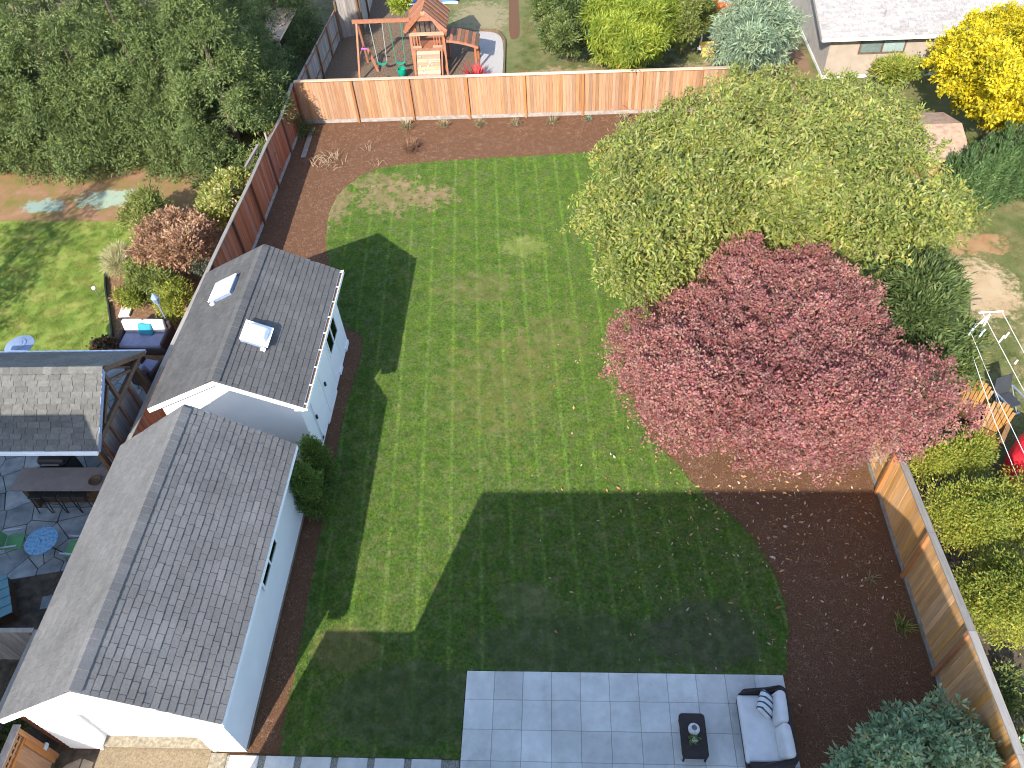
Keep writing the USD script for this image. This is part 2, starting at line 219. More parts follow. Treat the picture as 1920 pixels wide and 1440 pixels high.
LOBES={
'green':[[9.68,22.18,5.22,0.58],[0.82,20.77,2.86,0.45],[5.09,25.48,4.77,0.43],[6.17,19.76,3.22,0.45],[9.62,18.9,3.11,0.39],[3.15,17.65,3.17,0.4],[3.25,19.49,5.34,0.47],[6.81,21.49,5.21,0.51],[12.07,20.17,3.5,0.57],[7.29,18.11,5.51,0.58],[1.41,22.47,4.36,0.42],[9.68,19.7,4.76,0.38],[9.11,25.84,4.36,0.57],[3.33,24.9,4.03,0.44],[4.95,20.75,5.32,0.41],[4.19,19.02,3.84,0.44],[7.08,26.1,4.75,0.42],[1.58,18.44,2.64,0.6],[2.28,17.02,5.59,0.57],[8.16,21.06,5.18,0.61],[6.04,18.47,5.67,0.48],[4.91,19.16,4.9,0.57],[8.4,19.06,3.27,0.52],[1.97,19.11,5.35,0.6],[9.82,17.86,4.77,0.48],[6.12,23.4,4.83,0.46],[7.43,19.83,3.06,0.52],[11.17,22.64,4.19,0.62],[3.98,21.77,5.06,0.47],[8.66,19.82,4.98,0.58],[10.06,25.17,4.7,0.43],[11.07,20.4,4.21,0.5],[8.07,17.39,5.47,0.43],[2.54,21.45,5.0,0.49],[1.59,18.36,4.08,0.41],[5.87,20.47,5.18,0.48],[4.87,22.56,5.26,0.56],[6.85,19.01,5.86,0.4],[1.11,20.96,3.91,0.48],[3.07,17.02,4.89,0.46],[3.82,18.4,5.43,0.55],[2.23,16.92,4.43,0.59],[7.5,24.66,4.64,0.5],[2.29,17.86,2.39,0.52],[9.01,23.03,4.93,0.53],[9.31,20.17,5.39,0.52],[7.69,22.13,5.53,0.47],[3.14,17.83,5.28,0.49],[4.01,23.42,5.12,0.4],[3.94,19.14,5.84,0.38],[5.85,24.49,5.31,0.4],[11.27,23.96,4.33,0.4],[4.93,18.89,4.08,0.43],[9.38,18.64,4.55,0.59],[1.73,18.31,5.03,0.59],[5.47,18.49,5.25,0.4],[7.06,19.29,4.57,0.55],[8.58,20.31,5.74,0.42],[2.53,17.81,5.8,0.38],[6.12,18.1,5.0,0.53],[10.82,24.68,4.53,0.47],[7.53,21.36,5.19,0.49],[7.73,19.03,4.02,0.42],[8.12,20.24,4.91,0.51],[3.3,21.69,4.88,0.4],[2.66,20.16,5.07,0.41],[2.36,23.78,4.27,0.45],[8.86,18.59,3.14,0.38],[3.83,18.53,2.87,0.61],[10.52,20.64,4.55,0.57],[1.93,21.09,4.86,0.49],[5.49,20.45,5.87,0.43],[5.05,19.59,5.42,0.56],[10.35,19.27,3.09,0.49],[10.19,19.16,4.53,0.55],[8.46,26.09,4.31,0.44],[10.83,19.07,4.32,0.55],[6.62,24.15,5.06,0.62],[6.64,19.13,3.37,0.61],[6.35,21.86,5.55,0.43],[8.18,18.68,5.08,0.47],[6.73,20.5,5.14,0.49],[1.41,21.69,4.11,0.51],[8.9,18.77,4.97,0.56],[4.27,18.07,5.24,0.49],[5.65,24.0,4.85,0.56],[2.0,16.93,5.08,0.58],[7.18,22.25,5.37,0.59],[1.36,18.98,2.9,0.54],[4.32,20.65,5.49,0.57],[8.08,18.55,4.57,0.52],[3.7,23.03,4.76,0.56],[4.13,19.33,2.91,0.41],[5.39,18.62,5.79,0.56],[3.66,20.73,5.11,0.45],[4.56,19.38,5.31,0.43],[2.55,17.2,4.74,0.62],[8.4,17.98,4.34,0.56],[5.18,21.31,5.62,0.56],[9.8,26.15,4.42,0.43],[1.27,19.14,4.42,0.62],[9.07,19.55,5.14,0.43],[8.05,21.73,5.34,0.42],[2.41,16.78,3.93,0.56],[10.49,22.64,4.63,0.49],[7.24,18.94,5.45,0.41],[4.42,23.19,4.75,0.62],[8.09,19.35,5.83,0.6],[8.54,23.35,5.17,0.5],[5.45,19.39,4.02,0.44],[2.22,19.02,4.83,0.51],[1.59,19.94,4.53,0.42],[1.79,17.33,4.2,0.52],[4.79,24.46,4.58,0.38],[2.88,17.18,4.25,0.58],[3.25,18.45,5.51,0.5],[6.91,19.51,5.02,0.49],[10.22,24.33,4.52,0.46],[3.52,18.1,4.54,0.4],[1.91,22.53,4.54,0.49],[6.31,20.25,4.95,0.41],[7.66,25.51,4.77,0.6],[3.04,23.24,4.42,0.52],[9.22,18.31,4.26,0.47],[11.41,19.77,2.96,0.53],[9.41,24.17,4.85,0.49],[1.83,16.24,4.55,0.59],[1.18,19.36,3.4,0.51],[3.74,19.21,5.35,0.41],[8.87,21.4,5.72,0.43],[7.68,20.69,5.16,0.4],[5.0,23.35,5.47,0.6],[7.77,23.49,5.16,0.51],[8.84,20.12,5.42,0.47],[11.23,19.83,4.29,0.51],[10.07,20.74,5.02,0.55],[6.09,20.21,5.65,0.54],[7.67,18.52,5.6,0.58],[9.42,21.11,5.36,0.46],[11.82,20.0,3.19,0.42],[8.32,20.75,5.75,0.5],[3.02,18.06,4.55,0.52],[4.36,19.33,5.84,0.6],[5.72,18.31,4.86,0.59],[5.42,20.77,5.12,0.5],[4.66,21.14,5.55,0.54],[5.58,25.44,4.79,0.38],[1.73,20.09,5.03,0.57],[3.75,18.02,5.1,0.47],[2.9,19.39,5.15,0.59],[2.81,20.39,5.38,0.54],[5.43,19.67,4.7,0.4],[6.75,18.41,4.7,0.6],[6.01,18.97,4.95,0.59],[9.91,20.57,4.65,0.52],[11.12,19.82,2.69,0.51],[7.13,21.1,5.12,0.47],[2.26,20.36,5.12,0.52],[9.8,18.55,4.2,0.53],[1.83,18.11,4.65,0.62],[10.33,20.01,4.49,0.4],[8.54,18.89,5.17,0.52],[7.29,18.93,4.43,0.54],[6.57,25.47,4.67,0.48],[4.1,19.08,5.43,0.62],[2.58,17.19,5.72,0.52],[10.73,23.82,4.56,0.4],[4.82,18.6,4.79,0.52],[4.83,19.72,3.17,0.56],[3.82,24.92,4.33,0.57],[2.39,19.44,5.03,0.46],[7.77,18.17,4.44,0.52],[7.05,20.93,5.8,0.39],[3.1,19.64,5.77,0.39],[8.55,17.64,5.25,0.52],[7.01,23.7,4.85,0.45],[8.65,17.82,4.55,0.51],[6.3,21.36,5.41,0.38],[6.17,18.67,5.95,0.46],[2.06,17.55,5.48,0.61],[1.32,17.95,4.86,0.42],[3.44,17.9,5.5,0.5],[9.33,18.2,5.29,0.44],[6.18,22.34,5.04,0.52],[5.87,22.79,5.63,0.48],[4.24,20.97,5.73,0.55],[6.57,19.18,4.58,0.61],[7.88,19.08,4.34,0.43],[4.23,18.71,5.24,0.61],[9.35,25.07,4.6,0.45],[10.77,25.58,4.24,0.4],[4.0,20.78,5.29,0.52],[7.41,19.57,5.43,0.39],[5.3,22.62,5.23,0.49],[7.81,17.49,4.95,0.46],[1.84,18.92,5.09,0.5],[4.46,24.99,4.58,0.53],[10.06,18.34,5.18,0.53],[2.77,24.09,4.22,0.48],[2.62,16.49,4.49,0.47],[3.46,20.86,5.62,0.49],[8.47,17.48,4.42,0.41],[5.19,20.47,5.75,0.49],[5.63,20.11,2.99,0.52],[8.7,21.27,4.97,0.42],[8.22,24.19,5.13,0.51],[6.9,22.25,5.17,0.41],[9.79,18.61,4.61,0.43],[2.96,19.82,5.33,0.38],[9.35,18.94,4.9,0.48],[3.45,19.05,5.84,0.59],[2.65,17.41,2.94,0.43],[8.29,20.69,5.06,0.59],[8.87,18.59,5.44,0.44],[3.31,17.6,3.62,0.61],[2.2,21.55,5.07,0.61],[8.44,22.44,5.25,0.42],[7.01,24.23,5.11,0.4],[10.82,19.11,3.91,0.4],[11.13,23.17,4.21,0.42],[8.41,18.46,5.05,0.55],[9.18,21.34,5.43,0.38],[2.85,17.85,5.74,0.58],[5.68,19.95,5.93,0.43],[6.54,18.47,4.23,0.51],[9.89,18.1,4.97,0.6],[6.43,19.49,3.39,0.59],[6.1,22.38,5.66,0.54],[6.82,19.84,5.33,0.51],[3.38,23.0,4.61,0.56],[5.96,26.31,4.64,0.52],[9.13,22.73,5.35,0.4],[5.01,19.9,4.87,0.4],[7.97,21.57,4.97,0.58],[7.7,19.88,3.23,0.47]],
'red':[[7.15,15.12,4.51,0.49],[1.53,14.96,2.59,0.45],[5.26,12.34,1.68,0.45],[10.31,13.35,2.13,0.51],[4.25,17.19,4.11,0.32],[6.65,11.77,4.47,0.43],[3.78,12.59,4.98,0.39],[2.76,12.88,1.97,0.42],[9.18,14.53,3.02,0.44],[5.29,14.8,4.65,0.46],[5.42,12.65,4.56,0.48],[2.89,15.43,3.84,0.41],[6.67,17.46,4.16,0.52],[6.86,12.26,1.74,0.51],[8.99,12.99,1.65,0.42],[3.81,11.7,4.07,0.49],[2.58,12.63,4.39,0.42],[6.75,13.45,4.35,0.43],[4.05,14.53,4.73,0.47],[5.28,11.32,4.43,0.44],[8.6,15.63,2.96,0.35],[5.4,16.92,4.24,0.5],[1.85,15.73,3.33,0.51],[5.83,13.74,4.76,0.47],[7.68,12.08,4.42,0.32],[4.75,13.34,4.8,0.44],[4.29,11.8,4.94,0.49],[9.96,14.03,2.72,0.38],[1.94,13.78,2.58,0.39],[3.17,13.68,4.52,0.43],[2.29,13.93,4.1,0.41],[6.33,15.49,4.33,0.32],[7.66,12.22,2.53,0.33],[7.49,13.19,4.27,0.48],[5.97,12.14,4.46,0.33],[4.72,11.76,3.85,0.5],[3.04,12.03,3.99,0.35],[7.16,16.53,4.31,0.44],[8.62,12.26,3.71,0.34],[5.77,11.76,2.52,0.47],[3.56,16.15,3.93,0.42],[6.35,11.73,3.67,0.36],[3.58,12.58,2.16,0.41],[4.45,12.4,2.03,0.33],[4.54,15.73,4.55,0.52],[5.9,16.22,4.26,0.43],[3.19,12.53,4.73,0.48],[5.0,17.85,4.13,0.42],[4.71,14.53,4.47,0.32],[7.15,14.47,4.22,0.34],[5.98,13.0,4.64,0.35],[7.48,11.78,3.93,0.38],[2.31,12.52,3.48,0.44],[6.45,12.21,4.78,0.37],[3.56,12.23,4.24,0.5],[3.76,13.68,4.68,0.47],[8.66,12.94,3.82,0.32],[5.05,12.07,4.48,0.35],[4.85,12.79,4.56,0.47],[5.18,12.87,5.12,0.4],[6.37,14.11,4.85,0.34],[8.25,16.64,3.6,0.44],[3.49,14.74,4.45,0.32],[7.04,11.88,4.73,0.52],[5.32,14.04,4.65,0.38],[4.21,13.32,4.87,0.4],[1.91,13.62,3.67,0.5],[8.18,15.76,3.55,0.34],[7.21,12.2,2.29,0.5],[5.8,11.3,3.82,0.38],[5.33,15.97,4.25,0.48],[8.45,14.36,3.46,0.36],[4.1,16.08,4.16,0.33],[2.7,13.92,4.49,0.5],[2.38,14.9,3.95,0.46],[1.81,14.64,3.57,0.39],[4.02,12.41,4.49,0.34],[5.83,11.65,4.27,0.39],[7.66,14.26,3.81,0.45],[6.26,13.55,4.7,0.38],[5.81,14.47,4.67,0.37],[2.79,13.36,4.39,0.52],[5.32,11.67,4.97,0.41],[6.82,11.68,3.86,0.42],[4.18,12.38,5.09,0.44],[5.13,11.36,3.59,0.43],[6.03,17.22,4.08,0.45],[9.21,12.66,3.57,0.34],[8.1,12.1,3.77,0.47],[4.55,16.32,4.7,0.39],[4.15,11.72,4.44,0.39],[9.44,13.18,1.79,0.32],[6.16,11.6,4.58,0.35],[9.8,13.17,2.11,0.35],[4.58,11.61,3.33,0.47],[2.89,12.04,4.65,0.47],[6.24,16.07,4.64,0.45],[8.24,13.16,3.82,0.33],[6.85,15.62,4.48,0.38],[2.66,12.1,3.7,0.41],[4.18,11.61,3.82,0.39],[7.12,13.28,4.19,0.49],[3.46,12.03,3.81,0.4],[4.57,14.88,4.77,0.37],[3.89,11.98,3.02,0.32],[5.65,12.17,4.97,0.49],[6.94,12.38,4.59,0.36],[3.58,13.28,4.53,0.48],[2.25,13.04,4.2,0.48],[6.16,12.45,4.94,0.44],[4.87,11.35,4.57,0.52],[2.46,16.2,3.31,0.48],[8.25,12.47,2.22,0.52],[4.16,14.04,4.68,0.42],[9.37,13.99,3.18,0.49],[5.82,15.4,4.43,0.47],[3.06,16.16,3.76,0.4],[7.5,16.32,4.06,0.5],[6.45,12.25,1.64,0.48],[2.32,12.53,4.08,0.39],[4.72,11.8,4.39,0.35],[7.14,17.51,3.96,0.5],[3.1,12.2,3.16,0.37],[4.96,16.03,4.55,0.37],[5.53,11.49,3.53,0.51],[3.43,12.1,4.94,0.48],[3.8,11.83,4.54,0.39],[3.88,15.44,4.24,0.49],[3.11,14.68,4.31,0.36],[5.04,14.35,4.62,0.47],[7.62,12.56,4.26,0.49],[7.19,11.96,3.81,0.32],[5.59,12.08,1.94,0.34],[5.65,13.14,4.63,0.52],[3.48,14.05,4.62,0.41],[7.8,15.05,3.7,0.49],[4.9,12.15,4.88,0.37],[6.58,15.91,4.41,0.49],[2.99,12.68,4.98,0.51],[2.56,12.28,4.02,0.43],[3.3,15.49,4.07,0.32],[2.48,12.77,2.61,0.49],[4.88,11.58,3.58,0.45],[6.33,14.64,4.82,0.48],[7.57,15.22,4.0,0.36],[6.25,11.49,3.38,0.36],[5.58,16.36,4.41,0.45],[2.09,14.3,4.14,0.38],[2.81,12.4,4.85,0.48],[5.16,11.69,4.53,0.35],[7.42,11.97,4.21,0.32],[6.39,12.12,4.44,0.36],[6.81,14.11,4.26,0.43],[8.16,14.54,3.56,0.33],[3.94,13.45,4.53,0.5],[8.5,13.9,3.53,0.52],[3.1,12.82,1.87,0.42],[4.52,13.46,5.02,0.32],[7.74,13.03,4.23,0.43],[1.79,14.1,2.71,0.52],[4.66,17.76,4.03,0.38],[5.11,11.34,4.12,0.35],[5.98,12.0,5.01,0.35],[8.72,12.53,3.86,0.47],[4.59,11.89,4.94,0.48],[2.09,13.09,2.91,0.4],[5.08,12.83,4.78,0.43],[8.08,12.17,3.07,0.43],[4.16,15.38,4.43,0.38],[4.45,16.53,4.17,0.33],[5.51,13.72,4.72,0.43],[7.62,15.42,4.26,0.36],[2.03,13.88,3.83,0.38],[2.52,13.04,4.37,0.44],[1.7,15.49,3.13,0.51],[7.15,13.93,4.13,0.37],[4.91,12.49,1.64,0.52],[5.55,11.66,4.55,0.39],[4.57,12.62,4.54,0.4],[6.45,11.58,4.21,0.49],[4.93,14.68,4.87,0.36],[5.73,11.62,3.93,0.35],[4.11,17.05,3.7,0.5],[6.73,11.79,3.43,0.49],[6.97,14.72,4.3,0.34],[6.93,15.36,4.3,0.44],[5.16,17.23,4.44,0.45],[2.98,13.9,4.61,0.42],[3.14,12.03,4.78,0.5],[3.56,11.93,3.36,0.49],[1.54,15.18,2.94,0.49],[6.51,11.86,4.79,0.46],[6.84,16.88,4.1,0.41],[4.32,11.49,4.45,0.46],[4.58,12.98,4.79,0.5],[5.09,13.59,4.73,0.4],[7.33,12.58,4.4,0.46],[7.02,11.89,4.35,0.39],[8.58,13.35,3.76,0.39],[8.53,12.38,2.91,0.43]],
'yellow':[[14.87,29.07,2.87,0.65],[20.1,32.7,3.39,0.4],[19.22,28.88,1.28,0.43],[16.83,31.8,3.85,0.5],[15.8,27.02,4.11,0.43],[17.05,29.59,0.88,0.6],[19.85,30.88,2.3,0.39],[16.62,28.52,4.7,0.64],[15.38,30.51,3.57,0.56],[16.64,26.98,2.88,0.54],[15.02,27.06,3.63,0.45],[15.0,27.55,4.71,0.42],[16.5,26.42,4.04,0.55],[19.19,32.97,3.5,0.64],[18.4,29.94,3.83,0.41],[15.47,29.0,1.95,0.51],[15.13,31.04,2.71,0.48],[14.48,27.32,4.28,0.52],[17.85,32.13,3.75,0.39],[17.17,28.6,3.81,0.5],[18.68,28.34,2.49,0.43],[16.46,28.8,4.02,0.51],[15.3,26.21,3.77,0.62],[16.1,31.54,3.7,0.57],[17.91,29.67,0.8,0.49],[14.66,26.26,4.64,0.54],[17.13,30.72,3.74,0.61],[16.57,25.88,3.48,0.59],[15.46,25.78,4.21,0.43],[15.25,27.42,2.71,0.51],[16.04,30.0,4.1,0.53],[14.73,27.63,3.48,0.55],[16.97,27.18,4.14,0.45],[19.0,31.69,3.6,0.49],[18.09,29.12,3.66,0.63],[14.69,28.81,3.73,0.59],[17.61,27.42,3.55,0.42],[15.07,28.88,4.39,0.54],[16.9,28.12,4.54,0.6],[15.02,26.17,3.47,0.61],[16.28,27.02,4.1,0.47],[17.77,30.97,4.06,0.49],[15.71,32.11,2.69,0.6],[16.67,25.99,3.89,0.41],[19.18,32.14,3.91,0.63],[15.11,26.96,4.66,0.43],[15.14,30.59,2.41,0.51],[18.9,30.53,3.91,0.63],[15.4,29.69,3.58,0.62],[16.05,25.67,4.0,0.56],[16.0,26.68,3.09,0.55],[14.43,27.56,3.26,0.54],[14.67,25.39,4.72,0.57],[14.75,27.07,3.37,0.48],[15.25,28.37,4.01,0.47],[16.8,30.83,4.08,0.52],[17.23,28.9,4.58,0.44],[17.04,29.08,3.91,0.41],[17.67,26.97,2.93,0.58],[16.47,27.96,3.96,0.56]],
'blue':[[9.23,33.23,2.72,0.57],[6.84,33.51,2.03,0.59],[7.62,34.05,4.25,0.49],[9.27,34.74,3.51,0.42],[7.76,31.14,2.86,0.45],[6.99,30.79,4.36,0.49],[7.81,32.07,4.36,0.46],[6.75,33.24,3.04,0.5],[7.38,29.08,4.62,0.49],[6.67,29.21,4.34,0.58],[7.41,34.49,3.38,0.45],[8.64,31.78,2.72,0.48],[8.32,31.47,4.19,0.6],[8.59,34.5,3.95,0.39],[7.8,31.29,4.22,0.51],[9.4,33.59,3.14,0.61],[6.82,31.13,3.83,0.4],[7.53,34.59,1.21,0.48],[7.05,29.44,4.6,0.5],[7.74,33.7,3.82,0.47],[7.29,35.07,2.6,0.57],[7.18,29.63,4.05,0.56],[8.23,31.53,3.77,0.62],[8.1,33.89,4.01,0.53],[8.25,32.24,4.48,0.55],[7.18,30.45,4.75,0.41]],
'darkev':[[10.26,15.57,2.07,0.46],[10.59,19.76,2.15,0.58],[11.46,18.12,1.95,0.48],[9.79,17.48,2.04,0.42],[10.36,16.53,2.39,0.46],[10.16,17.59,2.9,0.61],[9.88,18.58,2.16,0.45],[11.11,19.15,2.45,0.43],[9.99,16.78,1.84,0.49],[11.5,18.79,2.15,0.44],[10.08,16.9,2.7,0.52],[11.63,17.89,1.31,0.39],[10.16,16.13,2.06,0.39],[10.5,18.72,2.51,0.52],[10.62,17.55,2.61,0.53],[9.95,18.95,2.42,0.55],[10.47,16.77,2.77,0.38],[11.4,17.44,1.17,0.38],[10.76,18.33,2.62,0.41],[9.92,17.34,2.6,0.44],[9.98,17.96,2.58,0.48],[9.82,16.73,2.43,0.38],[10.88,16.54,1.57,0.45],[10.06,18.45,2.64,0.47],[10.14,16.65,2.26,0.49],[10.76,19.45,2.34,0.59]],
'bamboo':[[2.89,34.46,3.55,0.58],[3.17,35.1,1.05,0.59],[4.77,37.64,2.94,0.46],[4.47,34.82,2.43,0.43],[1.76,34.76,2.22,0.56],[1.93,37.04,3.3,0.45],[3.18,32.73,3.3,0.46],[1.52,36.29,2.59,0.59],[3.87,34.32,3.55,0.54],[4.11,35.31,1.33,0.46],[3.74,37.5,2.95,0.39],[2.48,33.07,2.8,0.43],[2.86,37.65,3.02,0.53],[2.21,36.17,2.89,0.44],[2.55,33.0,3.53,0.59],[4.74,35.96,2.57,0.51],[3.72,34.51,2.89,0.49],[1.77,33.77,3.26,0.42],[2.1,35.78,1.18,0.58],[3.77,32.77,3.13,0.58],[2.63,35.4,0.97,0.38],[2.96,32.03,3.1,0.6],[4.57,36.43,2.93,0.47],[3.42,35.18,3.04,0.45],[2.37,36.95,3.1,0.57],[4.13,37.02,2.84,0.49]],
'darkshrub':[[0.03,35.69,2.68,0.38],[-0.79,39.34,2.29,0.52],[0.94,39.45,2.12,0.38],[0.67,36.39,1.32,0.53],[-0.41,36.27,1.34,0.45],[1.15,38.44,1.49,0.54],[-0.95,38.56,1.65,0.38],[0.1,37.69,2.61,0.45],[-0.52,36.44,2.06,0.45],[0.17,34.88,2.42,0.49],[0.75,35.83,2.18,0.35],[-0.49,38.21,2.22,0.4],[0.46,36.98,2.45,0.47],[0.13,36.47,1.17,0.38],[0.93,38.45,2.04,0.52],[-0.24,39.44,2.21,0.42],[-0.96,39.06,1.89,0.38],[0.45,38.74,2.41,0.45]],
'backmix':[[5.63,35.41,2.28,0.54],[6.74,39.15,2.24,0.39],[5.43,39.25,1.93,0.41],[6.96,38.31,1.58,0.35],[5.82,36.59,2.6,0.46],[5.31,38.26,1.39,0.35],[5.56,37.39,0.87,0.52],[6.1,39.21,2.27,0.43],[6.63,38.02,1.2,0.42],[6.55,37.72,2.32,0.48],[5.51,38.21,1.91,0.53],[5.54,36.19,2.4,0.46],[5.24,35.74,2.12,0.46],[5.64,39.04,2.37,0.39]],
'gold':[[14.32,31.74,1.73,0.29],[13.63,33.01,1.34,0.41],[14.11,32.44,1.09,0.32],[14.04,32.57,1.71,0.44],[15.03,32.41,1.59,0.3],[13.68,32.32,1.24,0.28],[14.66,32.63,1.64,0.34],[13.43,31.69,1.95,0.42],[13.93,31.88,1.71,0.3]],
'ros':[[6.66,4.92,1.5,0.29],[8.68,5.38,1.37,0.33],[7.68,6.05,1.44,0.37],[5.45,4.81,1.3,0.34],[7.78,4.91,0.99,0.32],[6.32,5.7,1.59,0.25],[7.79,5.38,1.66,0.36],[6.87,5.59,1.77,0.34],[8.5,4.97,0.83,0.3],[6.07,4.77,1.38,0.34],[7.19,5.09,1.74,0.33],[5.98,5.27,1.32,0.34],[6.24,5.15,1.92,0.35],[8.02,5.1,1.76,0.35],[7.2,4.86,1.13,0.23],[7.23,5.43,1.97,0.24],[8.37,5.62,1.35,0.27],[6.94,5.27,1.61,0.26],[8.0,5.91,1.45,0.25],[6.58,4.82,0.85,0.23],[6.73,5.89,1.47,0.26],[7.18,5.95,1.64,0.24],[7.63,5.03,1.77,0.25],[5.68,5.08,1.3,0.28],[6.25,4.9,1.64,0.35],[8.06,4.93,1.17,0.3],[6.47,5.43,1.84,0.3],[6.46,5.03,2.04,0.37],[6.17,5.43,1.47,0.37],[5.69,4.7,1.25,0.24],[6.92,4.86,0.81,0.28],[8.45,5.08,1.34,0.3],[5.95,4.96,1.54,0.34],[7.35,5.21,2.03,0.27]],
'lightsh':[[9.58,5.31,0.6,0.28],[8.92,5.52,0.98,0.36],[9.36,5.67,1.01,0.26],[8.93,5.18,1.07,0.24],[9.02,5.26,1.39,0.27],[9.08,5.51,1.11,0.24],[8.88,5.32,1.21,0.3]],
'ys1':[[9.41,12.52,1.3,0.35],[10.91,13.07,1.32,0.31],[10.19,12.68,1.19,0.34],[10.51,12.74,1.32,0.46],[9.72,12.56,1.42,0.39],[9.33,12.56,0.97,0.4],[10.52,13.05,1.01,0.37],[10.75,13.08,1.22,0.44],[10.06,12.81,1.19,0.36],[9.63,12.54,1.22,0.33],[10.41,12.75,1.13,0.45],[10.11,12.81,0.88,0.39]],
'ys2':[[10.7,10.8,1.69,0.36],[9.35,11.21,1.37,0.47],[9.82,10.48,1.25,0.5],[10.11,11.28,1.72,0.34],[11.61,10.68,0.76,0.46],[10.85,10.67,0.76,0.33],[11.49,11.07,1.43,0.39],[10.01,10.56,1.93,0.34],[9.36,10.77,1.05,0.51],[9.65,10.88,1.61,0.43],[11.31,11.52,1.45,0.51],[10.67,11.36,1.5,0.43],[10.84,10.48,1.59,0.5],[10.14,10.36,1.52,0.35],[9.86,11.39,1.45,0.43],[11.34,10.72,1.36,0.42],[9.69,10.64,0.85,0.37],[9.96,10.92,1.67,0.34]],
'ys3':[[9.54,8.71,1.77,0.43],[10.98,8.37,0.79,0.5],[10.85,9.31,1.45,0.47],[9.86,8.11,0.97,0.41],[10.02,8.42,1.89,0.52],[10.21,9.36,1.53,0.51],[9.54,8.48,0.82,0.47],[10.31,8.17,1.08,0.48],[11.14,8.85,0.86,0.5],[9.76,8.35,1.54,0.44],[9.91,9.44,1.28,0.42],[9.4,8.8,1.04,0.52],[10.19,8.85,1.86,0.45],[10.68,8.85,1.58,0.5],[10.24,8.25,1.68,0.41],[9.54,9.14,1.1,0.5],[9.4,8.34,1.62,0.36],[10.04,8.79,1.58,0.39]],
'ry':[[-16.15,21.86,0.65,0.25],[-16.35,22.6,0.61,0.25],[-16.66,22.51,0.49,0.2],[-16.24,22.36,0.46,0.21],[-16.57,22.17,0.48,0.21],[-16.33,22.3,0.61,0.17]],
'rr':[[-14.72,21.62,1.52,0.41],[-12.91,22.67,1.58,0.4],[-14.54,23.35,1.48,0.44],[-13.58,21.45,1.19,0.34],[-13.28,21.57,2.02,0.35],[-13.08,21.95,1.25,0.38],[-14.47,21.63,0.87,0.33],[-13.78,23.39,1.49,0.33],[-15.1,22.83,1.42,0.36],[-14.08,21.64,1.68,0.45],[-14.38,22.46,1.64,0.44],[-13.13,22.21,1.86,0.33],[-13.75,21.28,1.58,0.39],[-13.06,21.23,1.77,0.44],[-13.95,22.47,1.73,0.33],[-14.64,21.55,1.19,0.31],[-14.01,23.17,1.71,0.37],[-12.98,21.59,1.88,0.45],[-14.92,23.12,1.55,0.27],[-14.68,22.01,1.62,0.35],[-13.34,23.12,1.55,0.36],[-13.02,22.32,1.5,0.4]],
'rg':[[-16.3,24.66,1.16,0.34],[-15.37,24.67,1.3,0.41],[-15.8,24.16,1.01,0.4],[-15.8,24.87,1.45,0.44],[-16.34,24.19,0.97,0.44],[-15.5,24.14,1.49,0.36],[-15.62,24.65,0.88,0.44],[-16.39,25.29,1.05,0.37],[-15.63,23.87,1.51,0.28],[-15.55,24.81,1.41,0.29],[-15.71,23.65,1.42,0.28]],
'rw':[[-12.99,24.05,1.18,0.39],[-12.49,25.77,1.62,0.41],[-13.27,25.3,1.41,0.31],[-12.53,25.08,1.12,0.32],[-13.36,24.66,1.3,0.34],[-12.49,24.12,1.33,0.33],[-13.12,26.01,1.26,0.4],[-12.39,23.98,1.94,0.34],[-12.44,25.4,1.42,0.3],[-12.73,24.02,1.62,0.41],[-12.62,25.0,1.57,0.3],[-13.04,24.71,0.52,0.32],[-13.08,24.08,1.41,0.39],[-13.63,25.49,1.08,0.35]],
'rgr':[[-15.27,20.99,0.51,0.27],[-13.76,20.83,0.78,0.29],[-14.54,21.11,0.98,0.26],[-14.45,20.6,0.53,0.31],[-15.14,21.35,0.9,0.34],[-14.42,20.42,1.11,0.27],[-13.87,20.4,1.11,0.37],[-14.9,20.8,0.4,0.32],[-14.35,20.76,0.95,0.34],[-14.94,20.85,1.0,0.31]],
'ro':[[-15.11,20.16,0.66,0.19],[-14.85,20.54,0.43,0.25],[-15.12,20.69,0.56,0.25],[-14.91,20.16,0.43,0.23],[-15.46,20.33,0.52,0.25],[-15.23,20.26,0.32,0.17],[-14.87,20.12,0.69,0.2]],
'rround':[[-13.64,20.29,0.88,0.36],[-13.38,19.57,0.4,0.29],[-12.96,20.01,0.84,0.23],[-13.63,19.63,0.87,0.33],[-13.19,19.62,0.99,0.36],[-13.02,19.69,0.65,0.37],[-13.32,20.39,0.89,0.29],[-13.42,19.32,0.81,0.23],[-13.62,19.9,0.95,0.26],[-13.04,19.21,1.06,0.24],[-13.3,20.07,0.9,0.3]],
'rgrey':[[-12.93,21.68,0.74,0.26],[-13.31,21.65,0.54,0.23],[-13.23,21.83,0.39,0.2],[-13.32,21.94,0.46,0.2],[-12.99,21.58,0.74,0.28]],
'rflow':[[-15.12,17.98,0.53,0.18],[-15.63,18.23,0.21,0.2],[-14.95,18.01,0.41,0.13],[-15.0,17.94,0.5,0.17]],
'gateb':[[-12.91,5.44,0.97,0.31],[-12.39,5.56,1.24,0.35],[-12.88,5.11,0.73,0.31],[-12.37,5.21,1.2,0.36],[-12.65,5.54,1.23,0.35],[-12.57,5.19,1.22,0.32]],
'topyel':[[-7.71,40.26,2.07,0.24],[-8.61,41.8,1.75,0.25],[-7.9,39.73,1.96,0.36],[-8.27,40.78,1.83,0.36]],
'orange':[[7.9,39.36,1.22,0.22],[7.34,38.98,0.99,0.21],[8.21,39.32,0.63,0.31],[7.54,39.85,1.12,0.32],[7.71,38.78,0.98,0.3],[8.39,40.07,0.74,0.23],[7.52,38.85,1.28,0.34]],
}

